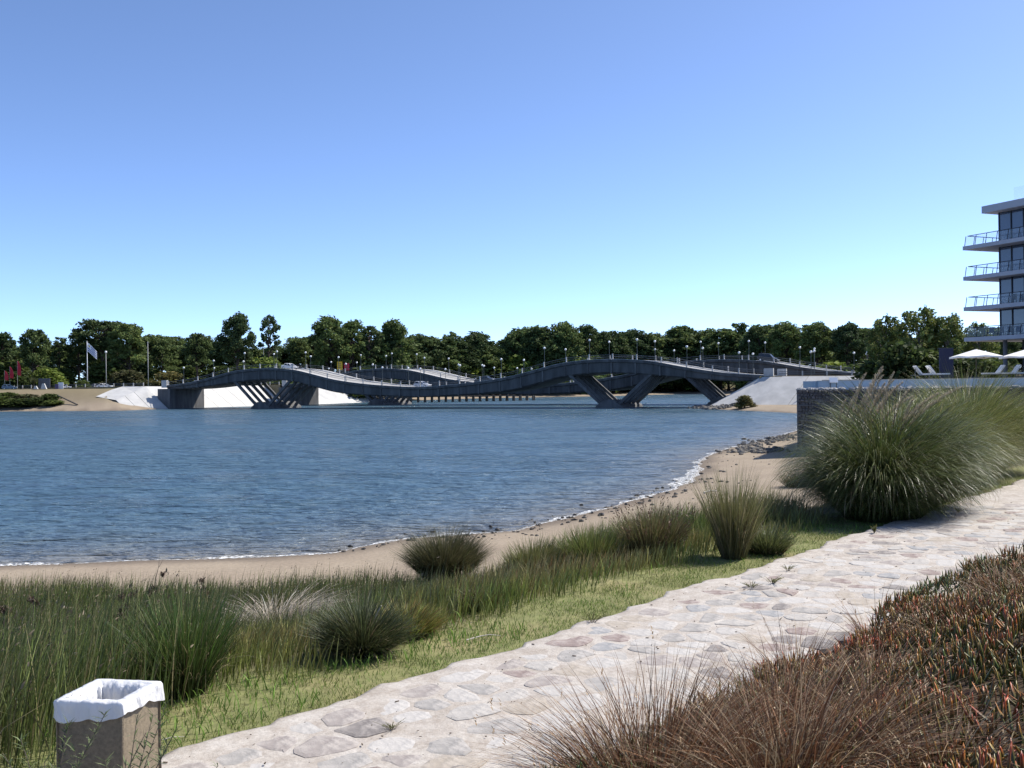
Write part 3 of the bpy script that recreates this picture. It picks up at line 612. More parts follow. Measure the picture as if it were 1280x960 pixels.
# --- dry grass clumps in the ice plant
DR0 = [(.095, .045, .022), (.12, .06, .03), (.075, .036, .02)]; DR1 = [(.19, .085, .038), (.25, .135, .065), (.14, .06, .03), (.44, .32, .19)]
drys = [((.78, 5.35), .9, 1900, .62, 'large rusty brown dry grass tussock at the bottom edge beside the path'),
        ((1.35, 4.8), .85, 1500, .52, 'rusty dry grass tussock right of the largest one at the bottom edge'),
        ((1.65, 6.05), .8, 1500, .50, 'dry grass tussock just above the largest one, arching right'),
        ((2.0, 5.5), .6, 350, .42, 'straw tipped dry grass tussock in the middle of the ice plant'),
        ((2.05, 7.2), .35, 260, .50, 'sparse dark upright dry tussock spilling onto the path edge'),
        ((3.05, 8.4), .3, 170, .46, 'thin upright dry tussock at the notch in the ice plant edge'),
        ((2.5, 6.8), .7, 600, .36, 'reddish dry tussock behind the notch in the ice plant'),
        ((5.0, 10.2), .5, 420, .42, 'small reddish dry tussock near the right picture edge'),
        ((3.9, 8.5), .9, 700, .32, 'flattened reddish dry tussock right of the notch'),
        ((.22, 4.5), .4, 170, .46, 'few long straws leaning left at the bottom of the path'),
        ((1.9, 4.4), .5, 200, .36, 'silvery straw tussock low in the ice plant'),
        ((4.9, 9.2), .8, 800, .30, 'low rusty dry tussock at the right picture edge')]
for (x, y), r, n, h, lab in drys:
    clump('dry_grass_tussock', lab, 'dry grass', x, y, r, n, h, DR0, DR1, .0056, (.05, .9), (.2, 2.3), (.35, -.05), 'dry', 7, 'dry grass tussocks in the ice plant', seeds=(max(10, n//25), .026, [(.40, .29, .17), (.50, .38, .25), (.28, .18, .10)]), hvar=.5, dz=.05, dead_=.22, dome=.1)

# --- small weeds: by the bin, on the path and lawn
def weed(x, y, h, lab, n=7, cols=((.07, .11, .035), (.12, .16, .06)), z=None):
    z0 = gz(x, y) if z is None else z; root = empty('weed', (x, y, z0)); tag(root, lab, 'weed')
    s = MB(); G = Grass()
    for i in range(n):
        a_ = random.uniform(0, 2*PI); l = h*random.uniform(.5, 1.1); sp_ = random.uniform(.1, .6) if h > .1 else random.uniform(.3, 2.4); e = Vector((math.cos(a_)*l*sp_, math.sin(a_)*l*sp_, l))
        s.tube([(0, 0, -.02), e*.5+Vector((0, 0, l*.08)), e], [.004, .003, .0015] if h > .15 else [.0012, .001, .0008], 4)
        nb = 34; t = rng.uniform(.25, 1, nb); B = np.outer(t, np.array(e))+np.array([0, 0, .08*l])*(1-abs(2*t-1))[:, None]
        G.add(B, h*rng.uniform(.05, .13, nb), rng.uniform(0, 2*PI, nb), rng.uniform(.4, 1.2, nb), rng.uniform(.8, 1.8, nb), h*(.016 if h > .15 else .09), cols[0], cols[1], k=2)
    s.build('stem', M['wood'], root); G.build('leaves', M['lawn'], root); return root
for i, (px_, py_, D, h, lab) in enumerate([(112, 985, 4.75, .62, 'grey green leggy weed in front of the dark side of the bin'), (150, 985, 4.8, .64, 'tall leggy weed growing before the front corner of the bin'),
        (205, 990, 4.75, .52, 'low spreading weed at the foot of the bin by the path'), (60, 985, 5.0, .6, 'pale weed left of the bin')]):
    p = at(px_, py_, D); weed(p.x, p.y, h, lab, 8, ((.09, .12, .05), (.16, .19, .09)))
for px_, py_, h, lab in [(1093, 667, .13, 'small bushy weed rooted at the path edge below the pampas'), (985, 713, .07, 'flat green weed tuft on the path, nearest the pampas'), (940, 735, .07, 'flat weed tuft near the left path edge below the tall tussock'),
        (965, 730, .09, 'upright little weed on the path beside the flat tuft'), (740, 778, .09, 'weed tuft in the cracked left path edge'), (1198, 640, .08, 'tiny weed tuft on the far part of the path'), (490, 912, .05, 'flat brownish green weed patch in the middle of the path')]:
    p = on(px_, py_, PZ); weed(p.x, p.y, h, lab, 22, ((.15, .17, .045), (.25, .24, .08)), PZ)
# twigs
def twig(name, lab, p, r, m='wood', c=None):
    base_ = Vector(p[0]); s = MB(); s.tube([Vector(q)-base_ for q in p], [r*(1-.6*i/(len(p)-1)) for i in range(len(p))], 6)
    tag(s.build(name, c or M[m], loc=base_), lab, 'twig')
M['bleached'] = mat('bleached_wood', (.55, .50, .44), (.42, .38, .33), .8, 12)
q0 = on(452, 815, 2.72); twig('bleached_twig', 'bleached twig propped against the dark rush tussock', [q0, q0+Vector((.07, .05, .20)), q0+Vector((.15, .1, .36)), q0+Vector((.165, .08, .38))], .011, c=M['bleached'])
q0 = on(583, 800, 2.77); twig('fallen_twig', 'thin pale fallen twig lying on the lawn near the path', [q0, q0+Vector((.12, .09, .01)), q0+Vector((.2, .12, .015)), q0+Vector((.3, .14, .0))], .006, c=M['bleached'])
q0 = on(203, 925, 2.76); twig('pale_straw', 'pale dry straw lying on the grass right of the bin', [q0, q0+Vector((.05, .02, .01)), q0+Vector((.12, .06, .0))], .004, c=M['bleached'])

# ------------------------------------------------------------------ waste bin
bin_p = at(112, 1000, 5.15); bz = gz(bin_p.x, bin_p.y); BW = .39; BH = 5-(884-487)/1244.4*5.15-bz
brz = math.radians(-10)
bcx = bin_p.x-.0; bcy = bin_p.y+.27
M['bin'] = mat('exposed_aggregate', (.25, .20, .135), (.16, .13, .09), .9, 45, .2, 120, detail=12)
bm_root = empty('waste_bin', (bcx, bcy, bz), brz); tag(bm_root, 'square concrete waste bin with a white liner bag beside the path', 'waste bin')
h2 = BW/2
def sq(h_, z, rr=.012):
    o = []
    for sx, sy in ((1, 1), (-1, 1), (-1, -1), (1, -1)):
        for e in ((1, 0), (.3, .3), (0, 1)) if sx*sy > 0 else ((0, 1), (.3, .3), (1, 0)): o.append((sx*(h_-rr*e[0]), sy*(h_-rr*e[1]), z))
    return o
s = MB(); s.loft([sq(h2-.005, -.25), sq(h2, .01), sq(h2, BH-.006), sq(h2-.006, BH), sq(h2-.045, BH), sq(h2-.05, .08)], close=True); s.f.append(tuple(len(s.v)-12+i for i in range(12)))
s.build('body', M['bin'], bm_root)
lm, nt, b, out = new_mat('plastic_liner'); b.inputs['Base Color'].default_value = (.80, .80, .80, 1); b.inputs['Roughness'].default_value = .35
tr = nt.nodes.new('ShaderNodeBsdfTranslucent'); tr.inputs[0].default_value = (.8, .8, .82, 1); x = nt.nodes.new('ShaderNodeMixShader'); x.inputs[0].default_value = .22
tc = nt.nodes.new('ShaderNodeTexCoord'); mp = nt.nodes.new('ShaderNodeMapping'); mp.inputs['Scale'].default_value = (1, 1, .35); n1 = nt.nodes.new('ShaderNodeTexNoise'); n1.inputs['Scale'].default_value = 14; n1.inputs['Detail'].default_value = 5; n1.inputs['Distortion'].default_value = 1
bp = nt.nodes.new('ShaderNodeBump'); bp.inputs['Strength'].default_value = .8; bp.inputs['Distance'].default_value = .03
nt.links.new(tc.outputs['Object'], mp.inputs[0]); nt.links.new(mp.outputs[0], n1.inputs['Vector']); nt.links.new(n1.outputs['Fac'], bp.inputs['Height']); nt.links.new(bp.outputs[0], b.inputs['Normal'])
nt.links.new(b.outputs[0], x.inputs[1]); nt.links.new(tr.outputs[0], x.inputs[2]); nt.links.new(x.outputs[0], out.inputs['Surface'])
def perim(t, h_, rr=.008):
    t = (t % 1)*4; k = int(t); u = (t-k)*2-1; u = max(-1, min(1, u*1.0))
    e = h_; q = (e, u*e); 
    if abs(u) > .9: m_ = (abs(u)-.9)/.1; q = (e-rr*m_*m_*.5, math.copysign(e*(.9+.1*m_)-rr*m_*m_*.3, u))
    for _ in range(k): q = (-q[1], q[0])
    return q
NP = 144; s = MB(); rings = []
prof = [(.010, -.070), (.009, -.052), (.007, -.035), (.007, -.02), (.007, .002), (.003, .014), (-.015, .018), (-.046, .016), (-.070, -.006), (-.074, -.06), (-.078, -.13), (-.083, -.22), (-.09, -.33), (-.10, -.45)]
for j, (o_, z_) in enumerate(prof):
    ring = []
    for i in range(NP):
        t = i/NP; w1 = math.sin(t*2*PI*9+1)+.7*math.sin(t*2*PI*17+2.2*j*.3)+.5*math.sin(t*2*PI*29+.5*j)
        hem = .022*math.sin(t*2*PI*2.0+.7)+.009*math.sin(t*2*PI*7+1)+.004*math.sin(t*2*PI*15) if j == 0 else (.6*(.022*math.sin(t*2*PI*2.0+.7)) if j == 1 else 0)
        am = .0035 if j < 5 else (.002 if j < 8 else .0055)
        x_, y_ = perim(t, h2+o_+max(-.002 if j < 5 else -1, am*w1)); ring.append((x_, y_, BH+z_+hem))
    rings.append(ring)
s.loft(rings, close=True)
s.build('liner_bag', lm, bm_root, smooth=True)

# ------------------------------------------------------------------ tide line bits and rocks
peb = MB()
for i in range(360):
    if i < 230: k = random.uniform(0.05, 8.2)+4.0; 
    else: k = random.uniform(10, 19)
    j = int(k); f_ = k-j; ax, ay = sp[min(j, len(sp)-1)]; b2 = sp[min(j+1, len(sp)-1)]
    x0, y0 = ax+(b2[0]-ax)*f_, ay+(b2[1]-ay)*f_
    e = Vector((b2[0]-ax, b2[1]-ay)).normalized(); off = random.gauss(.5, .7) if i < 230 else abs(random.gauss(.2, 1.6))
    x0, y0 = x0-(-e.y)*off*-1*-1, y0-e.x*off
    x0, y0 = (x0, y0)
    r = random.choice((.015, .02, .02, .03, .04, .06))*(1+.012*y0); z0 = max(0, gz(x0, y0))
    peb.sphere((x0, y0, z0+r*.25), r, 6, 4, (random.uniform(.7, 1.6), random.uniform(.7, 1.3), random.uniform(.4, .7)), .25)
tag(peb.build('tide_line_pebbles', mat('wet_pebbles', (.05, .045, .04), (.02, .02, .018), .6, 3)), 'dark pebbles and weed scraps scattered along the tide line', 'pebbles', kind='stuff')
def rocks(name, lab, spots, n, rmin, rmax):
    s = MB()
    for _ in range(n):
        (x0, y0), (x1, y1), wd = random.choice(spots); f_ = random.random(); x = x0+(x1-x0)*f_+random.gauss(0, wd); y = y0+(y1-y0)*f_+random.gauss(0, wd)
        r = random.uniform(rmin, rmax)
        s.sphere((x, y, max(-.05, gz(x, y))+r*.25), r, 6, 4, (random.uniform(.8, 1.5), random.uniform(.8, 1.3), random.uniform(.5, .9)), .22)
    tag(s.build(name, M['rock']), lab, 'rocks', kind='stuff')
rocks('shore_rubble', 'broken rock rubble at the foot of the stone cage wall', [((15.9, 70), (20.5, 82), .8), ((17.2, 67.5), (18.2, 72), .8), ((20.5, 82), (26, 92), 1)], 300, .06, .2)
rocks('spit_rubble', 'dark rubble at the water edge below the right bridge slope', [((37.5, 187), (40, 199), 1.2), ((39, 192), (44, 186), 1.2), ((36.5, 196), (40, 203), 1.0)], 300, .2, .6)
dw = on(880, 616, .35); twig('driftwood', 'short pale driftwood stick on the curved beach', [dw, dw+Vector((.3, .2, .06)), dw+Vector((.6, .2, .05))], .06, c=M['bleached'])

# ================================================================== far side
# ------------------------------------------------------------------ bridges
PROF = [(0, 4.95, 2.4), (8, 5.3, 2.45), (16, 5.95, 2.75), (24, 7.0, 3.1), (31, 8.5, 3.1), (36, 9.55, 3.0), (41, 10.1, 2.95), (46, 10.25, 2.9), (51, 10.15, 2.95), (57, 9.65, 2.9), (64.5, 8.2, 2.2), (72, 7.0, 1.6), (79, 6.4, 1.2)]
def smooth_interp(x, i):
    xs = [-8]+[p[0] for p in PROF]+[87]; ys = [PROF[1][i]]+[p[i] for p in PROF]+[PROF[-1][i]-.3]
    x = abs(x); k = max(1, min(len(xs)-3, next((j for j in range(len(xs)-1) if xs[j+1] >= x), len(xs)-3)))
    x0, x1 = xs[k], xs[k+1]; t = (x-x0)/(x1-x0); m0 = (ys[k+1]-ys[k-1])/(xs[k+1]-xs[k-1])*(x1-x0); m1 = (ys[k+2]-ys[k])/(xs[k+2]-xs[k])*(x1-x0)
    return ys[k]*(2*t**3-3*t*t+1)+m0*(t**3-2*t*t+t)+ys[k+1]*(-2*t**3+3*t*t)+m1*(t**3-t*t)
def deck_z(s_): return smooth_interp(s_, 1)
def deck_t(s_): return smooth_interp(s_, 2)
post_me = MB().box((0, 0, .45), (.22, .22, 1.3)).box((0, 0, 1.12), (.26, .26, .06)).mesh('rail_post', M['post'])
# lamp prototype meshes
lp = MB(); lp.tube([(0, 0, 0), (0, 0, .5)], [.11, .10], 8); lp.tube([(0, 0, .5), (0, 0, 3.95)], [.06, .045], 8); lamp_pole_me = lp.mesh('pole', M['pole'])
lg = MB(); lg.sphere((0, 0, 4.2), .25, 14, 10); lamp_globe_me = lg.mesh('globe', M['globe'], True)
lc = MB(); lc.tube([(0, 0, 3.9), (0, 0, 4.0)], [.12, .16], 10); lamp_collar_me = lc.mesh('collar', M['pole'])
def lamp(x, y, z, label, group):
    r = empty('globe_lamp', (x, y, z)); tag(r, label, 'street lamp', group)
    link('pole', lamp_pole_me, r); link('collar', lamp_collar_me, r); link('globe', lamp_globe_me, r); return r

def bridge(name, label, cx, cy, ux, uy, k, side):
    rz = math.atan2(uy, ux); root = empty('wave_bridge', (cx, cy, 0), rz); tag(root, label, 'bridge', 'twin wave bridges')
    S = [i*2.0 for i in range(-41, 42)]
    S = [max(-80.5, min(80.5, q)) for q in S]
    g1 = MB(); rd = MB(); cu = {1: MB(), -1: MB()}; R1 = []; R2 = []; RC = {1: [], -1: []}
    for s_ in S:
        z, t = deck_z(s_), deck_t(s_); X = s_*k
        R1.append([(X, 6.1, z), (X, 6.1, z-.55), (X, 5.75, z-.7), (X, 5.75, z-t+.25), (X, 5.4, z-t), (X, -5.4, z-t), (X, -5.75, z-t+.25), (X, -5.75, z-.7), (X, -6.1, z-.55), (X, -6.1, z), (X, -5.9, z-.01), (X, -5.0, z-.22), (X, 5.0, z-.22), (X, 5.9, z-.01)])
        R2.append([(X, 4.7, z-.17), (X, 0, z-.12), (X, -4.7, z-.17)])
        for e in (1, -1): RC[e].append([(X, e*6.06, z-.05), (X, e*6.06, z+.06), (X, e*4.75, z+.03), (X, e*4.72, z-.2)])
    g1.loft(R1, close=True, cap=True); rd.loft(R2)
    g1.build('girder', M['soffit'], root); rd.build('carriageway', M['road'], root)
    for e in (1, -1): cu[e].loft(RC[e]); cu[e].build('pavement', M['pale_concrete'], root)
    rb = MB()
    for i in range(-14, 15):
        s_ = i*5.35; z, t = deck_z(s_), deck_t(s_)
        for e in (1, -1): rb.box((s_*k, e*5.82, z-t/2-.28), (.35, .24, t-.7))
    tag(rb.build('fascia_rib', M['concrete'], root), kind='stuff')
    for e in (1, -1):                                  # parapet rail and posts
        rl = MB(); PP = []
        for i in range(-15, 16):
            s_ = i*5.35-.4; s_ = max(-80.3, min(80.3, s_)); z = deck_z(s_); PP.append((s_*k, e*5.95, z)); link('rail_post', post_me, root, (s_*k, e*5.95, z+.04))
        for hgt, w_ in ((.95, .10), (.55, .06)):
            for s0, s1 in zip(S[:-1], S[1:]): rl.bar((s0*k, e*5.95, deck_z(s0)+hgt), (s1*k, e*5.95, deck_z(s1)+hgt), w_)
        rl.build('handrail', M['rail'], root)
    for q in (-1, 1):                                   # two piers of V shaped fins
        sc = q*47.6*k
        b_ = MB(); b_.prism_y([(sc-4.0, -2.0), (sc-2.9, .45), (sc-.9, 1.7), (sc+.9, 1.7), (sc+2.9, .45), (sc+4.0, -2.0)], -6.3, 6.3); b_.build('pier_base', M['concrete'], root)
        for j in range(5):
            y0 = -5.3+j*2.65
            for e in (-1, 1):
                zt = deck_z(47.6)-deck_t(47.6)
                f_ = MB(); f_.prism_y([(sc+e*10.65, zt+.6), (sc+e*9.7, zt+.6), (sc+e*1.3, .6), (sc+e*2.25, .6)][::(1 if e > 0 else -1)], y0-.27, y0+.27)
                f_.build('pier_fin', M['concrete'], root)
    for q in (-1, 1):                                   # abutments
        ab = MB(); zt = 5.4
        ab.box((q*(81.3)*k, 0, 1.9), (4.5, 12.6, 7.0)); ab.build('abutment', M['concrete'], root)
        for e in (1, -1): MB().box((q*81.2*k, e*5.95, 6.7), (1.8, .65, 2.0)).build('end_pillar', M['post'], root)
    Mw = Matrix.Translation((cx, cy, 0)) @ Matrix.Rotation(rz, 4, 'Z')
    for e, nm in ((1, 'near'), (-1, 'far')):
        for j in range(15):
            i = 14-2*j; s_ = i*5.35-.4
            p = Mw @ Vector((s_*k, e*5.62, deck_z(s_)+.06))
            lamp(p.x, p.y, p.z, 'white globe lamp on the %s parapet of the %s bridge, %s from its left end' % (nm, side, ORD[j]), 'globe lamps on the bridges')
    return root, Mw
B1C = (-19.1, 237.3); B1U = (-.8879, .46)
B2C = (7.7, 259.1); B2U = (-.842, .539)
br1, MW1 = bridge('wave_bridge', 'nearer dark concrete wave shaped bridge with two humps on V piers', *B1C, *B1U, 1.0, 'nearer')
br2, MW2 = bridge('wave_bridge', 'farther twin wave bridge, mostly hidden behind the nearer one', *B2C, *B2U, 1.07, 'farther')

# concrete revetments (bridge one frame: s along u, t across away from the viewer)
def b1(s_, t_, z): p = MW1 @ Vector((s_, -t_, z)); return (p.x, p.y, p.z)
def revet(name, label, st, m):
    s = MB(); rings = [[b1(*q) for q in r] for r in st]; s.loft(rings)
    # joints: shallow recess lines are formed by slabs; here slabs get their own thickness
    me = s.mesh(name, m); o = link(name, me); tag(o, label, 'embankment')
    return o
def slab_face(parent, a, b, c, d, nu, nv, m, gap=.06, th=.12):
    """quad a-b (bottom) d-c (top) covered with concrete panels standing proud"""
    a, b, c, d = map(Vector, (a, b, c, d)); n = (b-a).cross(d-a).normalized()
    if n.z < 0: n = -n
    for i in range(nu):
        for j in range(nv):
            P = lambda u, v: (a*(1-u)+b*u)*(1-v)+(d*(1-u)+c*u)*v
            gu, gv = gap/(b-a).length, gap/(d-a).length
            q = [P(i/nu+gu, j/nv+gv), P((i+1)/nu-gu, j/nv+gv), P((i+1)/nu-gu, (j+1)/nv-gv), P(i/nu+gu, (j+1)/nv-gv)]
            s = MB(); s.add([p-n*.05 for p in q]+[p+n*th for p in q], [(3, 2, 1, 0), (4, 5, 6, 7), (0, 1, 5, 4), (1, 2, 6, 5), (2, 3, 7, 6), (3, 0, 4, 7)])
            s.build('slab', m, parent)
# left bank
lr = revet('concrete_embankment', 'white sloping concrete embankment under the left end of the bridges', [
    [(83.5, -17, -.4), (88, -16.5, 2.6), (96, -16, 3.6)], [(80.5, -11, -.5), (88, -10.5, 4.6), (97, -10, 5.4)], [(79, -6.4, -.5), (88, -6.4, 6.15), (97, -6, 6.3)], [(79, 6.4, -.5), (89, 6.4, 6.0), (97, 6.4, 6.1)],
    [(72.5, 34, -.5), (82, 34, 6.0), (97, 34, 6.1)], [(71, 46, -.5), (81, 46, 5.9), (97, 46, 6.1)], [(72, 66, -.5), (82, 64, 5.6), (97, 62, 5.8)], [(74, 86, -.5), (80, 80, 2.0), (97, 76, 4.0)]], M['pale_concrete'])
slab_face(lr, b1(83.5, -17, -.3), b1(80.5, -11, -.4), b1(88, -10.5, 4.6), b1(88, -16.5, 2.6), 2, 1, M['pale_concrete'])
slab_face(lr, b1(80.5, -11, -.4), b1(79, -6.5, -.4), b1(88, -6.5, 6.15), b1(88, -10.5, 4.6), 1, 1, M['pale_concrete'])
slab_face(lr, b1(79, 6.6, -.4), b1(72.5, 34, -.4), b1(82, 34, 6.0), b1(89, 6.6, 6.0), 6, 1, M['white_concrete'])
slab_face(lr, b1(71, 46, -.4), b1(74, 86, -.4), b1(80, 80, 2.0), b1(81, 46, 5.9), 6, 1, M['white_concrete'])
# right bank: slope wraps round the bridge end
rr_ = revet('concrete_embankment', 'grey sloping concrete embankment below the right end of the nearer bridge', [
    [(-68, 10, -.4), (-79.5, 8, 6.0)], [(-68, -6, -.4), (-79.5, -6, 6.0)], [(-69.5, -11.5, -.2), (-80, -6.4, 6.0)], [(-74, -14.5, .2), (-81, -6.8, 6.0)], [(-81, -15, .4), (-84, -7, 6.0)], [(-104, -15.5, 1.2), (-104, -7, 5.8)]], M['pale_concrete'])
slab_face(rr_, b1(-81, -15, .4), b1(-104, -15.5, 1.2), b1(-104, -7, 5.8), b1(-84, -7, 6.0), 4, 1, M['pale_concrete'])
# approach roads behind the bridge ends
def approach(name, lab, Mw, q, L, drop, turn=0.0):
    s = MB(); rings = []; rd = []
    for i in range(13):
        f_ = i/12; x = q*((79.5 if q < 0 else 88.5)+L*f_); y = turn*f_*f_*L; z = 6.2-drop*f_
        rings.append([tuple(Mw @ Vector(p)) for p in ((x, 11.5 if q < 0 else 6.5, z-5), (x, 6.2, z), (x, 5.9, z+.05), (x, 5.0, z-.05), (x, -5.0, z-.05), (x, -5.9, z+.05), (x, -6.2, z), (x, -11.5 if q < 0 else -6.5, z-5))])
        rings[-1] = [(p[0]+0, p[1]+0, p[2]) for p in rings[-1]]
        rd.append([tuple(Mw @ Vector((x, yy, z+.02))) for yy in (4.9, 0, -4.9)])
    s.loft(rings); o = s.build(name, mat('verge_earth', (.24, .19, .11), (.15, .12, .06), .95, .4)); tag(o, kind='structure')
    MB().loft(rd).build('approach_carriageway', M['road'], o)
    gr = MB(); root = empty('guard_rail', Mw @ Vector((q*84, 5.9, 6.2))); tag(root, lab, 'guard rail')
    o0 = Vector(root.location); ps = [Mw @ Vector((q*((83 if q < 0 else 89.5)+(L-6)*i/14), 5.75, 6.2-drop*(3.5+(L-6)*i/14)/L)) for i in range(15)]
    for p in ps: MB().box((0, 0, .45), (.22, .22, 1.1)).build('post', M['post'], root, loc=p-o0)
    for h_ in (.45, .85):
        for a_, c_ in zip(ps[:-1], ps[1:]): gr.bar(a_-o0+Vector((0, 0, h_)), c_-o0+Vector((0, 0, h_)), .10)
    gr.build('rails', M['rail'], root)
approach('approach_road', 'dark guard rail along the road right of the nearer bridge', MW1, -1, 70, .9)
approach('approach_road', 'dark guard rail along the road right of the farther bridge', MW2, -1, 70, .9)
approach('approach_road', 'guard rail along the road left of the nearer bridge', MW1, 1, 60, .1)
approach('approach_road', 'guard rail along the road left of the farther bridge', MW2, 1, 60, .1)
for i, (px_, py_, D, h_) in enumerate([(1018, 462, 186, 0), (1014, 464, 180, 0), (1085, 463, 190, 0)]):
    p = at(px_, py_+5, D); lamp(p.x, p.y, max(p.z, 5), 'white globe lamp beside the approach road right of the bridges, %s from the bridge' % ORD[i], 'globe lamps by the right approach')

# ------------------------------------------------------------------ vehicles
def car(label, paint, loc, rz, pitch=0.0, style='hatch', cat='car'):
    r = empty('parked_car' if pitch is None else 'car', loc); pitch = pitch or 0
    r.rotation_euler = (0, pitch, rz); tag(r, label, cat)
    pm_ = mat('car_paint', paint, None, .3, spec=.6)
    L = {'hatch': 4.0, 'sedan': 4.4, 'suv': 4.7, 'pickup': 5.1}[style]; h = {'hatch': 1.45, 'sedan': 1.42, 'suv': 1.8, 'pickup': 1.75}[style]; l2 = L/2; w = .86; bl = .92 if style in ('hatch', 'sedan') else 1.08
    hull = [(-l2, .35), (-l2-.02, .62), (-l2+.05, bl-.08), (-l2+.5, bl), (l2-1.35, bl), (l2-.25, bl-.2), (l2, .62), (l2, .3), (l2-.4, .2), (-l2+.3, .22)]
    b_ = MB(); rings = []
    for y, k in ((-w, .94), (-w+.08, 1.0), (w-.08, 1.0), (w, .94)): rings.append([(p[0]*(.985 if k < 1 else 1), y, .55+(p[1]-.55)*k) for p in hull])
    b_.loft([list(q) for q in rings], close=True, cap=True); b_.build('body', pm_, r, smooth=False)
    rear = {'hatch': -l2+.18, 'sedan': -l2+.75, 'suv': -l2+.12, 'pickup': -.55}[style]
    bot = [(rear, bl-.02), (l2-1.15, bl-.02)]; top = [(rear+.32, h-.05), (l2-2.0, h-.05)]
    c_ = MB(); rg = [[(bot[0][0], -w+.06, bl-.03), (bot[1][0], -w+.06, bl-.03), (bot[1][0], w-.06, bl-.03), (bot[0][0], w-.06, bl-.03)], [(top[0][0], -w+.22, h-.06), (top[1][0], -w+.22, h-.06), (top[1][0], w-.22, h-.06), (top[0][0], w-.22, h-.06)]]
    c_.loft(rg, close=True, cap=True); c_.build('windows', M['glass'], r)
    t_ = MB(); t_.loft([[(top[0][0]-.04, -w+.2, h-.06), (top[1][0]+.06, -w+.2, h-.06), (top[1][0]+.06, w-.2, h-.06), (top[0][0]-.04, w-.2, h-.06)], [(top[0][0]+.1, -w+.3, h), (top[1][0]-.1, -w+.3, h), (top[1][0]-.1, w-.3, h), (top[0][0]+.1, w-.3, h)]], close=True, cap=True); t_.build('roof', pm_, r)
    pl_ = MB()
    for e in (-1, 1):
        for f_ in (0, .5, 1):
            xb = bot[0][0]+(bot[1][0]-bot[0][0])*f_; xt = top[0][0]+(top[1][0]-top[0][0])*f_; pl_.bar((xb, e*(w-.05), bl-.03), (xt, e*(w-.205), h-.05), .09)
    pl_.build('pillars', pm_, r)
    if style == 'pickup': MB().box((-1.6, 0, bl+.02), (1.7, 1.4, .06)).build('load_bed', M['tyre'], r)
    for sx in (-l2+.75, l2-.8):
        for e in (-1, 1):
            wh = MB(); wh.tube([(sx, e*(w-.20), .32), (sx, e*(w+.01), .32)], .32, 16); wo_ = wh.build('tyre', M['tyre'], r)
            rm = MB(); rm.tube([(sx, e*(w-.1), .32), (sx, e*(w+.02), .32)], .19, 12); rm.build('rim', M['rim'], wo_)
    for e in (-1, 1):
        MB().box((l2-.03, e*.6, .68), (.12, .34, .16)).build('headlight', M['lens'], r); MB().box((-l2+.02, e*.66, .75), (.08, .22, .2)).build('tail_light', M['red_lens'], r)
    MB().box((l2-.02, 0, .42), (.14, 1.5, .16)).build('bumper', M['tyre'], r)
    return r
def on_bridge(Mw, s_, yy, k=1.0):
    p = Mw @ Vector((s_*k, yy, deck_z(s_)-.1)); sl_ = math.atan((deck_z(s_+1)-deck_z(s_-1))/2/k); return p, sl_
rz1 = math.atan2(B1U[1], B1U[0]); rz2 = math.atan2(B2U[1], B2U[0])
p, sl_ = on_bridge(MW1, 41, 2.4); car('white car cresting the left hump of the nearer bridge', (.75, .75, .76), p, rz1+PI, sl_, 'sedan')
p, sl_ = on_bridge(MW1, 1.0, 2.6); car('silver hatchback in the dip of the nearer bridge', (.55, .57, .62), p, rz1+PI, sl_, 'hatch')
p, sl_ = on_bridge(MW1, -13.5, -2.0); car('dark pickup climbing towards the right hump of the nearer bridge', (.025, .025, .03), p, rz1+PI, sl_, 'pickup', 'pickup')
p, sl_ = on_bridge(MW2, -57, 2.4, 1.07); car('black off-roader on the right hump of the farther bridge', (.02, .02, .022), p, rz2+PI, sl_, 'suv')
for px_, D, paint, rz, lab, st in [(12, 292, (.10, .16, .24), .3, 'blue car parked at the far left under the red flags', 'hatch'), (79, 296, (.75, .75, .75), .5, 'white car parked behind the white notice board', 'sedan'),
        (122, 300, (.12, .13, .15), .15, 'dark car parked behind the lamp post on the left bank', 'sedan'), (131, 296, (.78, .78, .78), .1, 'white car parked beside the dark one on the left bank', 'sedan')]:
    p = at(px_, 485, D); car(lab, paint, (p.x, p.y, gz(p.x, p.y)), rz, None, st)

# ------------------------------------------------------------------ left bank furniture
def gp(px_, D): p = at(px_, 485, D); return Vector((p.x, p.y, gz(p.x, p.y)))
p = gp(109.5, 300); r = empty('flagpole', p); tag(r, 'tall white flagpole flying a blue and white striped flag on the left bank', 'flagpole')
H = at(109, 427, 300).z-p.z
MB().tube([(0, 0, 0), (0, 0, H)], [.14, .07], 10).sphere((0, 0, H), .14, 8, 6).build('pole', M['white_paint'], r, smooth=True)
M['flag_blue'] = mat('flag_blue', (.02, .06, .28), None, .8); M['flag_white'] = mat('flag_white', (.82, .82, .82), None, .8); M['flag_gold'] = mat('flag_gold', (.75, .50, .06), None, .8)
fl_root = empty('flag', (0, 0, 0), 0, r)
FL, FH = 3.5, 2.7
def flag_pt(u, v, o=0.0):   # u along the fly, v down; the cloth sags as it hangs
    return (.1+FL*.78*u, o+.28*math.sin(u*7+v*.8)*u+.1*math.sin(u*13), H-.25-FH*v*(1-.08*u)-2.7*u**1.2)
for k in range(9):
    s = MB(); R_ = []
    for i in range(15):
        u = i/14; u = max(u, .40) if k < 5 else u
        R_.append([flag_pt(u, k/9), flag_pt(u, (k+1)/9)])
    s.loft(R_); s.build('stripe', M['flag_white'] if k % 2 == 0 else M['flag_blue'], fl_root)
s = MB(); s.loft([[flag_pt(i/8*.40, j/6*5/9) for j in range(7)] for i in range(9)]); s.build('canton', M['flag_white'], fl_root)
s = MB(); cu_, cv_ = .2, 2.5/9
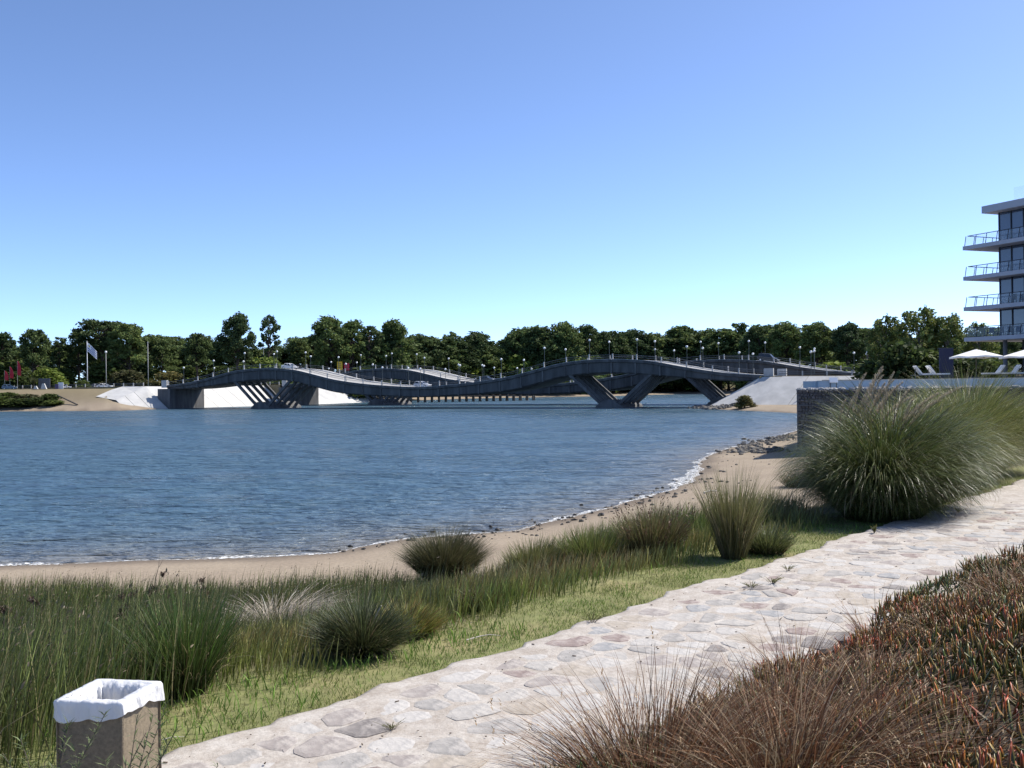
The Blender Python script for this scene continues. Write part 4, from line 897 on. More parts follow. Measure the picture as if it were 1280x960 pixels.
for o_ in (-.03, .03):
    ring = []
    for i in range(32):
        rr = .085 if i % 2 else .15; rr = rr*.8
        ring.append(flag_pt(cu_+rr*math.cos(i*PI/16)*.9, cv_+rr*math.sin(i*PI/16)*1.3, o_))
    s.add(ring, [tuple(range(32))])
s.build('sun_emblem', M['flag_gold'], fl_root)
for px_, ytop, D, lab in [(133, 440, 304, 'slender street lamp right of the flagpole on the left bank'), (185.5, 427, 300, 'tall bare grey pole at the top of the left embankment')]:
    q = gp(px_, D); r = empty('street_lamp' if px_ < 150 else 'utility_pole', q); tag(r, lab, 'street lamp' if px_ < 150 else 'pole'); H_ = at(px_, ytop, D).z-q.z
    MB().tube([(0, 0, 0), (0, 0, H_)], [.13, .07], 8).build('pole', M['post'], r, smooth=True)
    if px_ < 150: MB().sphere((0, 0, H_), .35, 10, 8).build('globe', M['globe'], r, smooth=True)
    else: MB().box((0, 0, H_-.3), (.5, .12, .12)).build('crossarm', M['post'], r)
s_ = gp(330, 330); r = empty('street_lamp', s_); tag(r, 'tall twin armed street lamp behind the left hump of the nearer bridge', 'street lamp'); H_ = at(324, 432, 330).z-s_.z
MB().tube([(0, 0, 0), (0, 0, H_)], [.13, .07], 8).build('pole', M['post'], r)
for e in (-1, 1):
    MB().tube([(0, 0, H_-.3), (e*.8, 0, H_), (e*1.5, 0, H_+.1)], .05, 6).build('arm', M['post'], r); MB().box((e*1.75, 0, H_+.1), (.8, .35, .18)).build('lantern', M['globe'], r)
M['red_cloth'] = mat('red_cloth', (.50, .03, .05), (.40, .02, .03), .8, 2)
for i, (px_, yt, lab) in enumerate([(6, 463, 'leftmost short red feather flag'), (12.5, 458, 'middle red feather flag on the far left bank'), (22, 451, 'tallest and rightmost red feather flag on the far left bank')]):
    q = gp(px_, 292+i); r = empty('feather_flag', q); tag(r, lab, 'flag', 'red feather flags'); H_ = at(px_, yt, 292+i).z-q.z
    MB().tube([(0, 0, 0), (0, 0, H_)], [.05, .03], 6).build('pole', M['post'], r)
    s = MB(); s.loft([[(.02, .05*math.sin(t*6), H_*(1-.5*t)), (.3+.9*math.sin(min(1, t*1.2)*PI*.62), .15*math.sin(t*5+1), H_*(1-.5*t)-.25)] for t in [k/10 for k in range(11)]]); s.build('banner', M['red_cloth'], r)
def board(px_, y0, y1, w_, D, m, lab, legs=2, name='notice_board', lettering=False):
    q = gp(px_, D); r = empty(name, q); tag(r, lab, 'sign'); zt, zb = at(px_, y0, D).z-q.z, at(px_, y1, D).z-q.z
    MB().box((0, 0, (zt+zb)/2), (w_, .12, zt-zb)).build('panel', m, r)
    for e in (-1, 1): MB().box((e*w_*.4, .12, zt/2), (.12, .1, zt)).build('leg', M['wood'], r)
    if lettering:
        for j in range(3): MB().box((0, -.075, zt-(zt-zb)*(.25+.22*j)), (w_*.6, .02, (zt-zb)*.06)).build('lettering', M['rail'], r)
board(55.5, 473, 485, 3.4, 290, mat('grey_board', (.14, .14, .16), (.11, .11, .12), .8, 2), 'wide dark grey hoarding on the left bank')
board(76, 478, 487, 1.5, 287, M['white_paint'], 'white notice board on the left bank')
board(71, 480, 490, 1.0, 286, mat('violet_board', (.10, .08, .16), None, .8), 'small dark violet notice board left of the white one')
board(425, 452, 463, 1.7, 335, mat('yellow_board', (.62, .45, .03), (.5, .3, .03), .8, 1.5), 'yellow upright advertising panel behind the bridges', lettering=True)
board(433.5, 454, 463, 1.7, 338, mat('red_board', (.52, .04, .08), (.42, .03, .06), .8, 1.5), 'red upright advertising panel beside the yellow one', lettering=True)
q0 = Vector(at(72, 494, 270)); q1 = Vector(at(97, 511, 262)); q1.z = gz(q1.x, q1.y)+.1
q0.z = max(q0.z, gz(q0.x, q0.y)+.2)
s = MB(); s.tube([(0, 0, 0), (q0-q1)*.5, q0-q1], [.22, .2, .16], 8); tag(s.build('fallen_log', M['wood'], loc=q1), 'long dark log leaning down the left bank to the water', 'log')
for i, (px_, D, w_, h_) in enumerate([(55, 284, 1.6, 1.6), (45, 283, 1.2, .9)]):
    q = gp(px_, D); s = MB(); s.add([(-w_/2, -.3, 0), (w_/2, -.3, 0), (w_/2, .3, 0), (-w_/2, .3, 0), (-w_*.3, -.2, h_), (w_*.1, -.2, h_), (w_*.1, .2, h_), (-w_*.3, .2, h_)], [(3, 2, 1, 0), (4, 5, 6, 7), (0, 1, 5, 4), (1, 2, 6, 5), (2, 3, 7, 6), (3, 0, 4, 7)])
    tag(s.build('concrete_block', M['pale_concrete'], loc=q), ('tilted pale concrete block on the left bank below the hoarding', 'low pale concrete block beside the tilted one')[i], 'block')

# ------------------------------------------------------------------ jetty and boat beyond the bridges
jr = empty('jetty', on(500, 504.5)); tag(jr, 'low dark wooden jetty on many piles seen under the bridges', 'jetty')
j0 = Vector(on(470, 504)); j1 = Vector(on(668, 500.5)); o0 = Vector(jr.location); dj = (j1-j0).normalized(); nj = Vector((-dj.y, dj.x, 0)); NJ = 24
for i in range(NJ):
    p = j0+(j1-j0)*(i/(NJ-1))
    for e in (0, 1.8): MB().tube([(0, 0, -1.5), (random.uniform(-.05, .05), 0, random.uniform(1.9, 2.5))], [.28, .25], 8).build('pile', M['wood'], jr, loc=p+nj*e-o0)
NB = 22
for i in range(NB):
    a_ = j0+(j1-j0)*(i/NB); c_ = j0+(j1-j0)*((i+.97)/NB*.86+.0) if False else j0+(j1-j0)*((i+.97)/NB)
    if i < NB-3: MB().bar(a_+nj*.9-o0+Vector((0, 0, 1.75)), c_+nj*.9-o0+Vector((0, 0, 1.75)), 2.4, .22).build('deck_plank', M['wood'], jr)
bp_ = Vector(on(706, 494)); bp_.z = 0; bp_ = Vector((bp_.x, 405, gz(bp_.x, 405))) if False else bp_
r = empty('rowing_boat', (bp_.x, bp_.y, 0)); tag(r, 'dark rowing boat moored by the far sandy shore', 'boat')
s = MB(); R_ = []
for i in range(11):
    u = i/10*2-1; w_ = 1.1*(1-abs(u)**2.5)+.05; z = .75+.35*u*u; x = u*4.5
    R_.append([(x, -w_, z), (x, -w_*.8, .1), (x, 0, -.15), (x, w_*.8, .1), (x, w_, z), (x, w_*.86, z-.05), (x, 0, .25), (x, -w_*.86, z-.05)])
s.loft(R_, close=True, cap=True); s.build('hull', M['wood'], r)
for u in (-1.8, .2, 2.0): MB().box((u, 0, .62), (.35, 1.7, .06)).build('thwart', M['bleached'], r)

# ------------------------------------------------------------------ trees
def leaf_cloud(lobes, per, size, cols, dens_pow=.45, up=.3):
    V = []; C = []
    for (cx, cy, cz, rx, ry, rz_) in lobes:
        n = int(per*(rx*ry*rz_)**.55)
        d = rng.normal(0, 1, (n, 3)); d /= np.linalg.norm(d, axis=1)[:, None]; r = rng.random(n)**dens_pow
        r *= 1+.16*np.sin(d[:, 0]*7+cx)*np.sin(d[:, 2]*6+cy)+rng.normal(0, .06, n)
        P = np.stack([cx+d[:, 0]*r*rx, cy+d[:, 1]*r*ry, cz+d[:, 2]*r*rz_], -1)
        u = rng.normal(0, 1, (n, 3)); u[:, 2] *= .6; u /= np.linalg.norm(u, axis=1)[:, None]
        w = np.cross(u, rng.normal(0, 1, (n, 3))+np.array([0, 0, up])); w /= np.linalg.norm(w, axis=1)[:, None]+1e-9
        s = size*rng.uniform(.5, 1.3, n)[:, None]
        V.append(np.stack([P-u*s, P+w*s*.55, P+u*s, P-w*s*.55], 1).reshape(-1, 3))
        c = pick(cols, n)*np.exp(rng.normal(0, .22, (n, 1)))*(1+.12*rng.normal()); C.append(np.repeat(c, 4, 0))
    V = np.concatenate(V); C = np.clip(np.concatenate(C), 0, .6); F = np.arange(len(V)).reshape(-1, 4)
    return V, F, C
def tree_proto(kind):
    """mesh pair (trunk, crown) for a tree about 1 unit = 1 m, base at the origin"""
    t = MB(); lobes = []; rnd = random.uniform
    if kind.startswith('pine') or kind == 'umbrella':
        H = 15.0; fork = {'umbrella': .55, 'pineD': .1}.get(kind, .40); spread = {'pineA': 3.6, 'pineB': 2.7, 'pineC': 4.4, 'pineD': 4.6, 'umbrella': 5.2}[kind]
        t.tube([(0, 0, -.6), (rnd(-.3, .3), rnd(-.3, .3), H*.3), (rnd(-.5, .5), rnd(-.5, .5), H*.62), (rnd(-.4, .4), 0, H*.9)], [.38, .30, .2, .06], 8)
        NL = {'pineA': 30, 'pineB': 22, 'pineC': 40, 'pineD': 52, 'umbrella': 36}[kind]
        for i in range(NL):
            f_ = (i+.5)/NL; z = H*(fork+(.97-fork)*f_**.8); a_ = i*2.4+rnd(-.5, .5)
            env = math.sin(min(1, (1.05-f_)*1.15+.08)*PI*.62)**.8 if kind != 'umbrella' else (.55+.45*math.sin(f_*PI))*1.0
            rad_ = spread*env*rnd(.35, .95); x, y = math.cos(a_)*rad_, math.sin(a_)*rad_
            sz = spread*.26*rnd(.6, 1.4)
            lobes.append((x, y, z, sz*1.15, sz*1.15, sz*(.7 if kind != 'umbrella' else .5)))
            t.tube([(0, 0, z-H*.13), (x*.55, y*.55, z-H*.05), (x, y, z-.2)], [.13, .08, .03], 5, cap=False)
        cols = [(.065, .10, .038), (.085, .12, .046), (.055, .082, .034), (.11, .14, .055)]; per, sz = 135, .33
    elif kind == 'euc':
        H = 15.0; t.tube([(0, 0, -.5), (.3, 0, 4), (-.2, .3, 8), (.5, 0, 12)], [.5, .38, .25, .08], 8)
        for i in range(20):
            f_ = (i+.5)/20; a_ = i*2.4; z = 4.0+10.5*f_**.8; rad_ = 4.4*math.sin(min(1, 1.12-f_)*PI*.55+.15)*rnd(.3, 1); x, y = math.cos(a_)*rad_, math.sin(a_)*rad_
            s_ = rnd(.9, 1.6); lobes.append((x, y, z, s_*1.1, s_*1.1, s_*1.15)); t.tube([(0, 0, z-3), (x*.5, y*.5, z-1.0), (x, y, z)], [.18, .1, .04], 5, cap=False)
        cols = [(.085, .12, .042), (.11, .145, .05), (.07, .095, .034), (.15, .16, .065)]; per, sz = 130, .34
    elif kind == 'bare':
        H = 10; t.tube([(0, 0, -.5), (.2, 0, 3), (0, .2, 6)], [.25, .18, .08], 6)
        for i in range(26):
            a_ = i*2.4; z = 2.5+i*.2; e = Vector((math.cos(a_)*rnd(1.2, 2.6), math.sin(a_)*rnd(1.2, 2.6), rnd(1, 2.6))); t.tube([(0, 0, z), e*.6+Vector((0, 0, z)), e+Vector((0, 0, z+.6))], [.08, .05, .02], 4, cap=False)
            lobes.append((e.x, e.y, z+e.z+.3, .5, .5, .5))
        cols = [(.16, .14, .12), (.12, .10, .09)]; per, sz = 90, .22
    else:      # shrub / small leafy tree
        H = 6; t.tube([(0, 0, -.3), (.1, 0, 1.2), (0, .1, 3)], [.2, .15, .06], 6)
        for i in range(15):
            a_ = i*2.4; f_ = (i+.5)/15; z = .9+3.7*f_; rad_ = 2.5*math.sin(min(1, 1.1-f_*.95)*PI*.5)*rnd(.3, 1); s_ = rnd(.9, 1.35)
            lobes.append((math.cos(a_)*rad_, math.sin(a_)*rad_, z, s_*1.2, s_*1.2, s_*.85)); t.tube([(0, 0, .6), (math.cos(a_)*rad_*.6, math.sin(a_)*rad_*.6, z-.5)], [.08, .03], 4, cap=False)
        cols = {'shrub_bright': [(.12, .16, .035), (.15, .19, .045), (.09, .13, .03)], 'shrub_dark': [(.06, .085, .026), (.08, .11, .032), (.045, .065, .022)], 'shrub_dry': [(.10, .10, .045), (.13, .115, .055), (.075, .08, .032)]}[kind]; per, sz = 150, .3
    V, F, C = leaf_cloud(lobes, per, sz, cols)
    return t.mesh('trunk', M['palebark'] if kind in ('euc', 'bare') else M['bark'], True), np_mesh('crown', V, [F], M['leaf'], C), H
PROTO = {}
for kd in ('pineA', 'pineB', 'pineC', 'pineD', 'umbrella', 'euc', 'bare', 'shrub_bright', 'shrub_dark', 'shrub_dry'):
    PROTO[kd] = [tree_proto(kd) for _ in range(3 if kd.startswith('pine') else 2)]
def tree(px_, ytop, D, kd, wf, label, name='pine_tree', cat='tree', group='trees behind the river', sink=0.0):
    p = at(px_, 470, D)
    while float(shore_dist(np.array([p.x]), np.array([p.y]))[0]) < ((22 if p.y > 375 else 5) if ytop < 480 else 1): D += 6; p = at(px_, 470, D)
    z0 = gz(p.x, p.y)-sink; H = at(px_, ytop, D).z-z0; tm_, cm_, h0 = random.choice(PROTO[kd])
    r = empty(name, (p.x, p.y, z0), random.uniform(0, 2*PI)); s_ = H/h0; r.scale = (s_*wf, s_*wf, s_); tag(r, label, cat, group)
    link('trunk', tm_, r); link('crown', cm_, r); return r
A_ = 'pineA'; B_ = 'pineB'; C_ = 'pineC'; U_ = 'umbrella'
sky_trees = [(-30, 414, 330, A_, 1.1), (3, 416, 335, A_, 1.0), (42, 411, 330, C_, .9), (74, 420, 345, B_, 1.0), (98, 413, 350, A_, .9), (128, 400, 345, U_, 1.15), (160, 404, 335, C_, 1.0), (203, 424, 345, A_, .9), (246, 416, 330, C_, .85),
    (298, 393, 325, C_, .8), (337, 392, 322, B_, .75), (374, 424, 350, A_, 1.1), (412, 397, 345, C_, .9), (440, 401, 350, A_, 1.0), (462, 406, 355, A_, .9), (492, 402, 345, C_, .85), (532, 422, 370, A_, 1.0), (566, 413, 365, B_, .9),
    (598, 416, 360, C_, 1.05), (648, 412, 420, C_, .95), (676, 407, 430, A_, 1.0), (706, 404, 430, C_, .9), (734, 406, 430, A_, 1.0), (762, 413, 420, C_, .9), (790, 413, 420, C_, .95), (818, 416, 410, A_, 1.1), (846, 410, 410, C_, .9), (882, 413, 400, C_, 1.0),
    (921, 402, 380, B_, 1.1), (950, 408, 370, C_, .9), (984, 404, 360, C_, .95), (1021, 404, 350, C_, 1.0), (1060, 405, 340, C_, 1.0), (1085, 411, 345, A_, 1.0), (1110, 425, 340, C_, 1.0), (1215, 425, 330, C_, 1.1), (1260, 425, 330, C_, 1.1), (1310, 420, 330, C_, 1.1)]
for i, (x, y, D, kd, wf) in enumerate(sky_trees):
    side = 'left bank' if x < 560 else 'far bank'; j = i if x < 560 else i-17
    shp = {'pineA': 'dark pine', 'pineB': 'slim dark pine', 'pineC': 'broad crowned dark pine', 'umbrella': 'flat topped umbrella pine'}[kd]
    tree(x, y, D, kd, wf, '%s on the %s skyline, %s tree from the left there' % (shp, side, ORD[min(j, 19)] if j < 20 else 'very last'), sink=.3)
fill = []
for i in range(92):
    x = -60+i*15+random.uniform(-5, 5); D = 365 if x < 620 else 385
    if 1110 < x < 1190 and i % 2: continue
    fill.append((x, random.uniform(419, 438) if x < 620 else random.uniform(407, 424), D+random.uniform(-10, 45)+(60 if 620 < x < 860 else 0), 'pineD' if i % 2 else random.choice((A_, C_, U_)), random.uniform(1.1, 1.7)))
for i, (x, y, D, kd, wf) in enumerate(fill):
    tree(x, y, D, kd, wf, 'shorter dark pine filling the wood below the skyline across the river', group='lower pines of the wood', sink=.3)
for i in range(24):   # undergrowth of the wood edge
    x = -20+i*48+random.uniform(-15, 15); D = (335 if x < 620 else 440 if x < 870 else 360)+random.uniform(-8, 8)
    tree(x, random.uniform(446, 460), D, 'shrub_dark', random.uniform(1.5, 2.4), 'dark shrub at the foot of the wood across the river', 'shrub', 'shrub', 'dark shrubs at the wood edge', .2)
for x, y, D, kd, wf, lab in [(335, 440, 318, 'shrub_bright', 1.2, 'light green shrub behind the left hump beside the white car'), (590, 448, 330, 'shrub_bright', 1.5, 'light green bush behind the dip of the bridges'), (645, 436, 380, 'shrub_bright', 1.2, 'tallest light green tree behind the right ramp'),
        (622, 448, 372, 'shrub_dark', 1.8, 'rounded green tree left of the tallest light green one'), (572, 452, 335, 'shrub_dark', 1.3, 'small green bush left of the dip bush'), (703, 444, 385, 'shrub_bright', 1.9, 'wide light green bush left of the right hump'), (724, 440, 380, 'shrub_bright', 1.3, 'light green bush touching the right hump'),
        (757, 440, 390, 'shrub_bright', 1.8, 'low green bush above the right hump'), (800, 436, 395, 'shrub_dark', 2.0, 'dark green bush right of the right hump'), (835, 438, 400, 'shrub_dark', 2.0, 'dark green bush farther right of the right hump'), (871, 431, 330, 'shrub_bright', .6, 'narrow yellow green sapling behind the farther bridge'),
        (1040, 446, 235, 'shrub_bright', 1.5, 'round bright green bush beside the right approach road'), (1066, 452, 232, 'shrub_bright', 1.4, 'small bright green bush right of the round one'), (60, 456, 310, 'shrub_bright', 1.6, 'light green shrub above the grey hoarding'), (104, 474, 290, 'shrub_dark', 1.6, 'dark shrub at the foot of the flagpole'),
        (160, 460, 318, 'shrub_dry', 2.0, 'olive shrub on the slope behind the tall pole'), (210, 462, 318, 'shrub_dry', 2.2, 'olive shrub above the left embankment'), (930, 492, 181, 'shrub_dry', 1.3, 'low olive bush on the grey embankment of the right bank'), (18, 462, 305, 'shrub_dark', 2.0, 'dark shrub behind the red feather flags'),
        (45, 496, 268, 'shrub_dark', 4.0, 'green bank shrub at the waterline of the left bank'), (20, 497, 267, 'shrub_dark', 4.0, 'leftmost green bank shrub at the waterline'), (66, 499, 266, 'shrub_dark', 3.5, 'green bank shrub at the waterline next to the log'), (8, 489, 274, 'shrub_dark', 3.0, 'dark shrub on the bank top below the red flags'), (33, 491, 272, 'shrub_dry', 3.2, 'olive shrub on the bank slope below the concrete blocks'), (62, 491, 271, 'shrub_dark', 3.0, 'dark shrub on the bank slope below the hoarding'), (-15, 492, 268, 'shrub_dark', 4.0, 'dark shrub half cut by the left picture edge'), (555, 447, 372, 'bare', 1.0, 'leafless grey shrub behind the farther bridge')]:
    tree(x, y, D, kd, wf, lab, 'shrub' if kd != 'bare' else 'bare_tree', 'shrub' if kd != 'bare' else 'tree', 'shrubs near the bridges', .25)
for x, y, D, wf, lab in [(1108, 396, 165, .75, 'thin grey green eucalyptus left of the hotel'), (1150, 386, 160, .95, 'tallest eucalyptus, left of the hotel balconies'), (1184, 394, 158, .85, 'eucalyptus nearest the hotel balconies'), (1225, 404, 170, .9, 'eucalyptus seen through the lower hotel balcony')]:
    tree(x, y, D, 'euc', wf, lab, 'eucalyptus_tree', 'tree', 'eucalyptus trees beside the hotel', .3)
for x, y, D, wf, lab in [(1128, 418, 150, 1.0, 'dark rounded shrub below the thin eucalyptus'), (1168, 430, 148, 1.3, 'dark shrub behind the sun loungers'), (1100, 440, 165, 1.3, 'dark shrub at the left foot of the eucalyptus'), (1205, 440, 140, 1.3, 'dark shrub behind the left parasol'), (1240, 442, 140, 1.2, 'dark shrub between the two parasols')]:
    tree(x, y, D, 'shrub_dark', wf, lab, 'shrub', 'shrub', 'shrubs beside the hotel', .2)
q = gp(42, 288); r = empty('yucca', q); tag(r, 'spiky palm like yucca beside the grey hoarding', 'plant'); MB().tube([(0, 0, -.2), (.1, 0, 1.6)], [.25, .18], 7).build('trunk', M['bark'], r)
G = Grass(); n = 260; az = rng.uniform(0, 2*PI, n); G.add(np.tile([.1, 0, 1.6], (n, 1)), rng.uniform(1.2, 2.4, n), az, rng.uniform(0, 1.2, n), rng.uniform(.3, 1.9, n), .14, (.05, .06, .03), (.12, .13, .06), k=4); G.build('leaves', M['leaf'], r)

# ------------------------------------------------------------------ terrace, gabion wall, pool
terr = [(18.9, 64.9), (34.4, 61.2), (60, 57), (110, 70), (120, 140), (46, 132), (35.5, 101)]
s = MB(); s.prism(terr, -.5, 4.35); tag(s.build('pool_terrace', mat('terrace_paving', (.36, .34, .31), (.27, .255, .235), .9, 1.2)), kind='structure')
gw = empty('gabion_wall', (18.3, 64.0, 0)); tag(gw, 'dark wall of stone filled wire cages at the end of the beach', 'wall')
gd = Vector((34-18.3, 60.2-64.0, 0)).normalized(); grz = math.atan2(gd.y, gd.x)
def basket_mesh():
    s = MB()
    for iz in range(5):
        x = -1.0
        while x < .98:
            w_ = random.uniform(.14, .34); w_ = min(w_, 1.0-x)
            if w_ < .06: break
            h_ = .19; d_ = random.uniform(.0, .12)
            z0 = -.475+iz*.19; q = .02+random.uniform(0, .02); j_ = lambda k=.045: random.uniform(-k, k)
            P = [(x+q+j_(), -.5-d_+.05, z0+q+j_()), (x+w_-q+j_(), -.5-d_+.05, z0+q+j_()), (x+w_-q+j_(), -.5-d_+.05, z0+h_-q+j_()), (x+q+j_(), -.5-d_+.05, z0+h_-q+j_())]
            Q = [(x+.004, -.40, z0+.004), (x+w_-.004, -.40, z0+.004), (x+w_-.004, -.40, z0+h_-.004), (x+.004, -.40, z0+h_-.004)]
            s.add(Q+P, [(0, 1, 5, 4), (1, 2, 6, 5), (2, 3, 7, 6), (3, 0, 4, 7), (4, 5, 6, 7)]); x += w_
    s.box((0, .05, 0), (1.99, .88, .945))
    return s.mesh('stone_fill', M['gab_rock'])
BK = [basket_mesh() for _ in range(5)]
M['wire'] = mat('gabion_wire', (.10, .10, .105), None, .5, metal=.6)
ws = MB()
for e in (-1, 1):
    ws.bar((e*1.0, -.56, -.475), (e*1.0, -.56, .475), .035); ws.bar((-1, -.56, e*.475), (1, -.56, e*.475), .035)
for i in range(1, 10): ws.bar((-1+i*.2, -.555, -.475), (-1+i*.2, -.555, .475), .008)
for i in range(1, 5): ws.bar((-1, -.555, -.475+i*.19), (1, -.555, -.475+i*.19), .008)
wire_me = ws.mesh('wire_mesh', M['wire'])
# front run, top at 4.45
for row in range(4):
    zc = 4.45-.48-row*.97
    for i in range(9):
        o = link('gabion_basket', random.choice(BK), gw, (gd.x*(1.0+i*2.0)+.2*(-gd.y)*-1*0, gd.y*(1.0+i*2.0), zc), grz)
        link('wire_mesh', wire_me, o)
gl = Vector((35.0-18.3, 100-64.0, 0)).normalized(); glz = math.atan2(gl.y, gl.x)+PI
for row in range(4):
    zc = 4.45-.48-row*.97
    for i in range(8):
        p = gl*(1.6+i*2.0)+Vector((.0, .0, 0)); nn = Vector((gl.y, -gl.x, 0))*.5
        o = link('gabion_basket', random.choice(BK), gw, (p.x+nn.x, p.y+nn.y, zc), glz); link('wire_mesh', wire_me, o)
# pale rubble lying on top of the wall
s = MB()
for i in range(260):
    t = random.uniform(0, 17.5); off = random.uniform(-.35, .5); r_ = random.uniform(.06, .17); c_ = Vector((18.3, 64, 0))+gd*t+Vector((-gd.y, gd.x, 0))*off
    s.sphere((c_.x, c_.y, 4.45+r_*.35), r_, 6, 4, (1.2, 1, .7), .22)
tag(s.build('wall_top_stones', mat('pale_stones', (.42, .41, .40), (.28, .275, .27), .9, 3)), 'pale loose stones along the top of the cage wall', 'stones', kind='stuff')
# infinity pool
pw0 = Vector((20.4, 66.4, 0)); pw1 = Vector((35.6, 63.6, 0)); pd = (pw1-pw0).normalized(); pn = Vector((-pd.y, pd.x, 0)); PL = (pw1-pw0).length
pr = empty('infinity_pool', pw0, math.atan2(pd.y, pd.x)); tag(pr, 'raised pale blue edge wall of the hotel infinity pool', 'pool')
M['pooltile'] = mat('pool_tile', (.33, .42, .50), (.28, .37, .45), .4, 3, spec=.5)
MB().box((PL/2, 0, 4.68), (PL, .3, .68)).build('pool_wall', M['pooltile'], pr)
MB().box((0, 4, 4.68), (.3, 7.7, .68)).build('pool_wall', M['pooltile'], pr)
MB().box((PL/2, .02, 5.035), (PL+.1, .42, .03)).build('coping', M['white_concrete'], pr)
pwm = mat('pool_water', (.12, .36, .42), None, .05, spec=.5, bump=.2, bscale=2)
MB().box((PL/2, 4.1, 4.98), (PL-.4, 7.4, .06)).build('pool_water', pwm, pr)
sg = Vector(at(1042, 479, 66.0)); r = empty('notice_board', (sg.x, sg.y, 4.45)); tag(r, 'small tilted white notice board on the wall by the pool', 'sign')
MB().box((0, 0, .62), (.55, .06, .36), Matrix.Rotation(-.4, 3, 'X')).build('panel', M['white_paint'], r); MB().box((0, .02, .64), (.44, .05, .25), Matrix.Rotation(-.4, 3, 'X')).build('face', M['rail'], r)
for e in (-.2, .2): MB().box((e, .06, .25), (.05, .05, .5)).build('leg', M['rail'], r)
# timber deck beyond the pool
dz_ = 5.1
dk = MB(); dk.prism([(23.5, 75.5), (37, 73), (37, 64.5), (60, 62), (100, 80), (100, 125), (45, 120), (36, 98)], 4.3, dz_); tag(dk.build('pool_deck', mat('deck_paving', (.30, .27, .23), (.22, .20, .17), .85, 1.0)), kind='structure')

def parasol(px_, D, lab, wid=3.1):
    p = at(px_, 446, D); r = empty('parasol', (p.x, p.y, dz_), .05); tag(r, lab, 'parasol', 'white pool parasols'); he = p.z-dz_; ht = he+.62; w_ = wid/2
    MB().box((0, 0, .05), (.9, .9, .1)).build('base', M['rail'], r); MB().tube([(0, 0, .1), (0, 0, ht)], .04, 8).build('pole', M['wood'], r)
    c_ = MB(); rim = []
    for i in range(8):
        a_ = i*PI/4+PI/4; q_ = w_*(1.414 if i % 2 == 0 else 1.0); rim.append((math.cos(a_)*q_, math.sin(a_)*q_, he+(0 if i % 2 == 0 else .10)))
    mid = [(x*.5, y*.5, he+.02+(ht-he)*.5) for x, y, z in rim]; top = [(x*.03, y*.03, ht) for x, y, z in rim]
    low = [(x, y, z-.14) for x, y, z in rim]
    c_.loft([low, rim, mid, top], close=True); c_.build('canopy', M['canvas'], r)
    MB().sphere((0, 0, ht+.04), .07, 8, 6).build('finial', M['wood'], r)
    for x, y, z in rim: MB().bar((0, 0, ht-.03), (x*.98, y*.98, z-.04), .03).build('rib', M['wood'], r)
M['canvas'] = mat('parasol_canvas', (.80, .79, .76), None, .85)
parasol(1220, 84, 'left white square parasol by the pool'); parasol(1283, 84, 'right white parasol cut off by the picture edge')
M['cushion'] = mat('lounger_cushion', (.80, .79, .77), (.72, .71, .69), .85, 3)
def lounger(px_, D, rz, lab):
    p = at(px_, 468, D); r = empty('sun_lounger', (p.x, p.y, dz_), rz); tag(r, lab, 'sun lounger', 'pool sun loungers')
    MB().box((0, 0, .30), (2.0, .7, .06)).build('frame', M['rail'], r)
    for sx in (-.85, .85):
        for e in (-.3, .3): MB().box((sx, e, .135), (.06, .06, .27)).build('leg', M['rail'], r)
    MB().box((-.36, 0, .39), (1.28, .68, .11)).build('seat_cushion', M['cushion'], r)
    m_ = Matrix.Rotation(-math.radians(52), 3, 'Y'); MB().box((.53, 0, .74), (.86, .68, .10), m_).build('back_cushion', M['cushion'], r)
    MB().bar((.75, 0, .32), (.72, 0, .86), .05).build('back_prop', M['rail'], r)
for x, rz, lab in [(1155, PI, 'leftmost white sun lounger by the pool'), (1171, PI+.1, 'second white sun lounger from the left, overlapping the leftmost'), (1243, .05, 'white sun lounger right of the left parasol pole'), (1263, .05, 'rightmost white sun lounger by the pool'), (1279, .05, 'sun lounger at the picture edge under the right parasol')]:
    lounger(x, 84 if x < 1200 else 86, rz, lab)
q = at(1183, 470, 96); r = empty('screen_wall', (q.x, q.y, dz_), .1); tag(r, 'dark violet upright screen wall behind the loungers', 'screen')
MB().box((0, 0, 1.45), (1.35, .2, 2.9)).build('panel', mat('dark_render', (.06, .055, .09), None, .8), r); MB().box((0, 0, 2.93), (1.45, .26, .06)).build('cap', M['rail'], r)

# ------------------------------------------------------------------ hotel
HP = Vector((49.1, 108, 0)); he_ = Vector((.4, -.917, 0)).normalized(); hrz = math.atan2(he_.y, he_.x)
ht = empty('hotel', (HP.x, HP.y, 0), hrz); tag(ht, 'white modern hotel with long cantilevered balconies at the right edge', 'building')
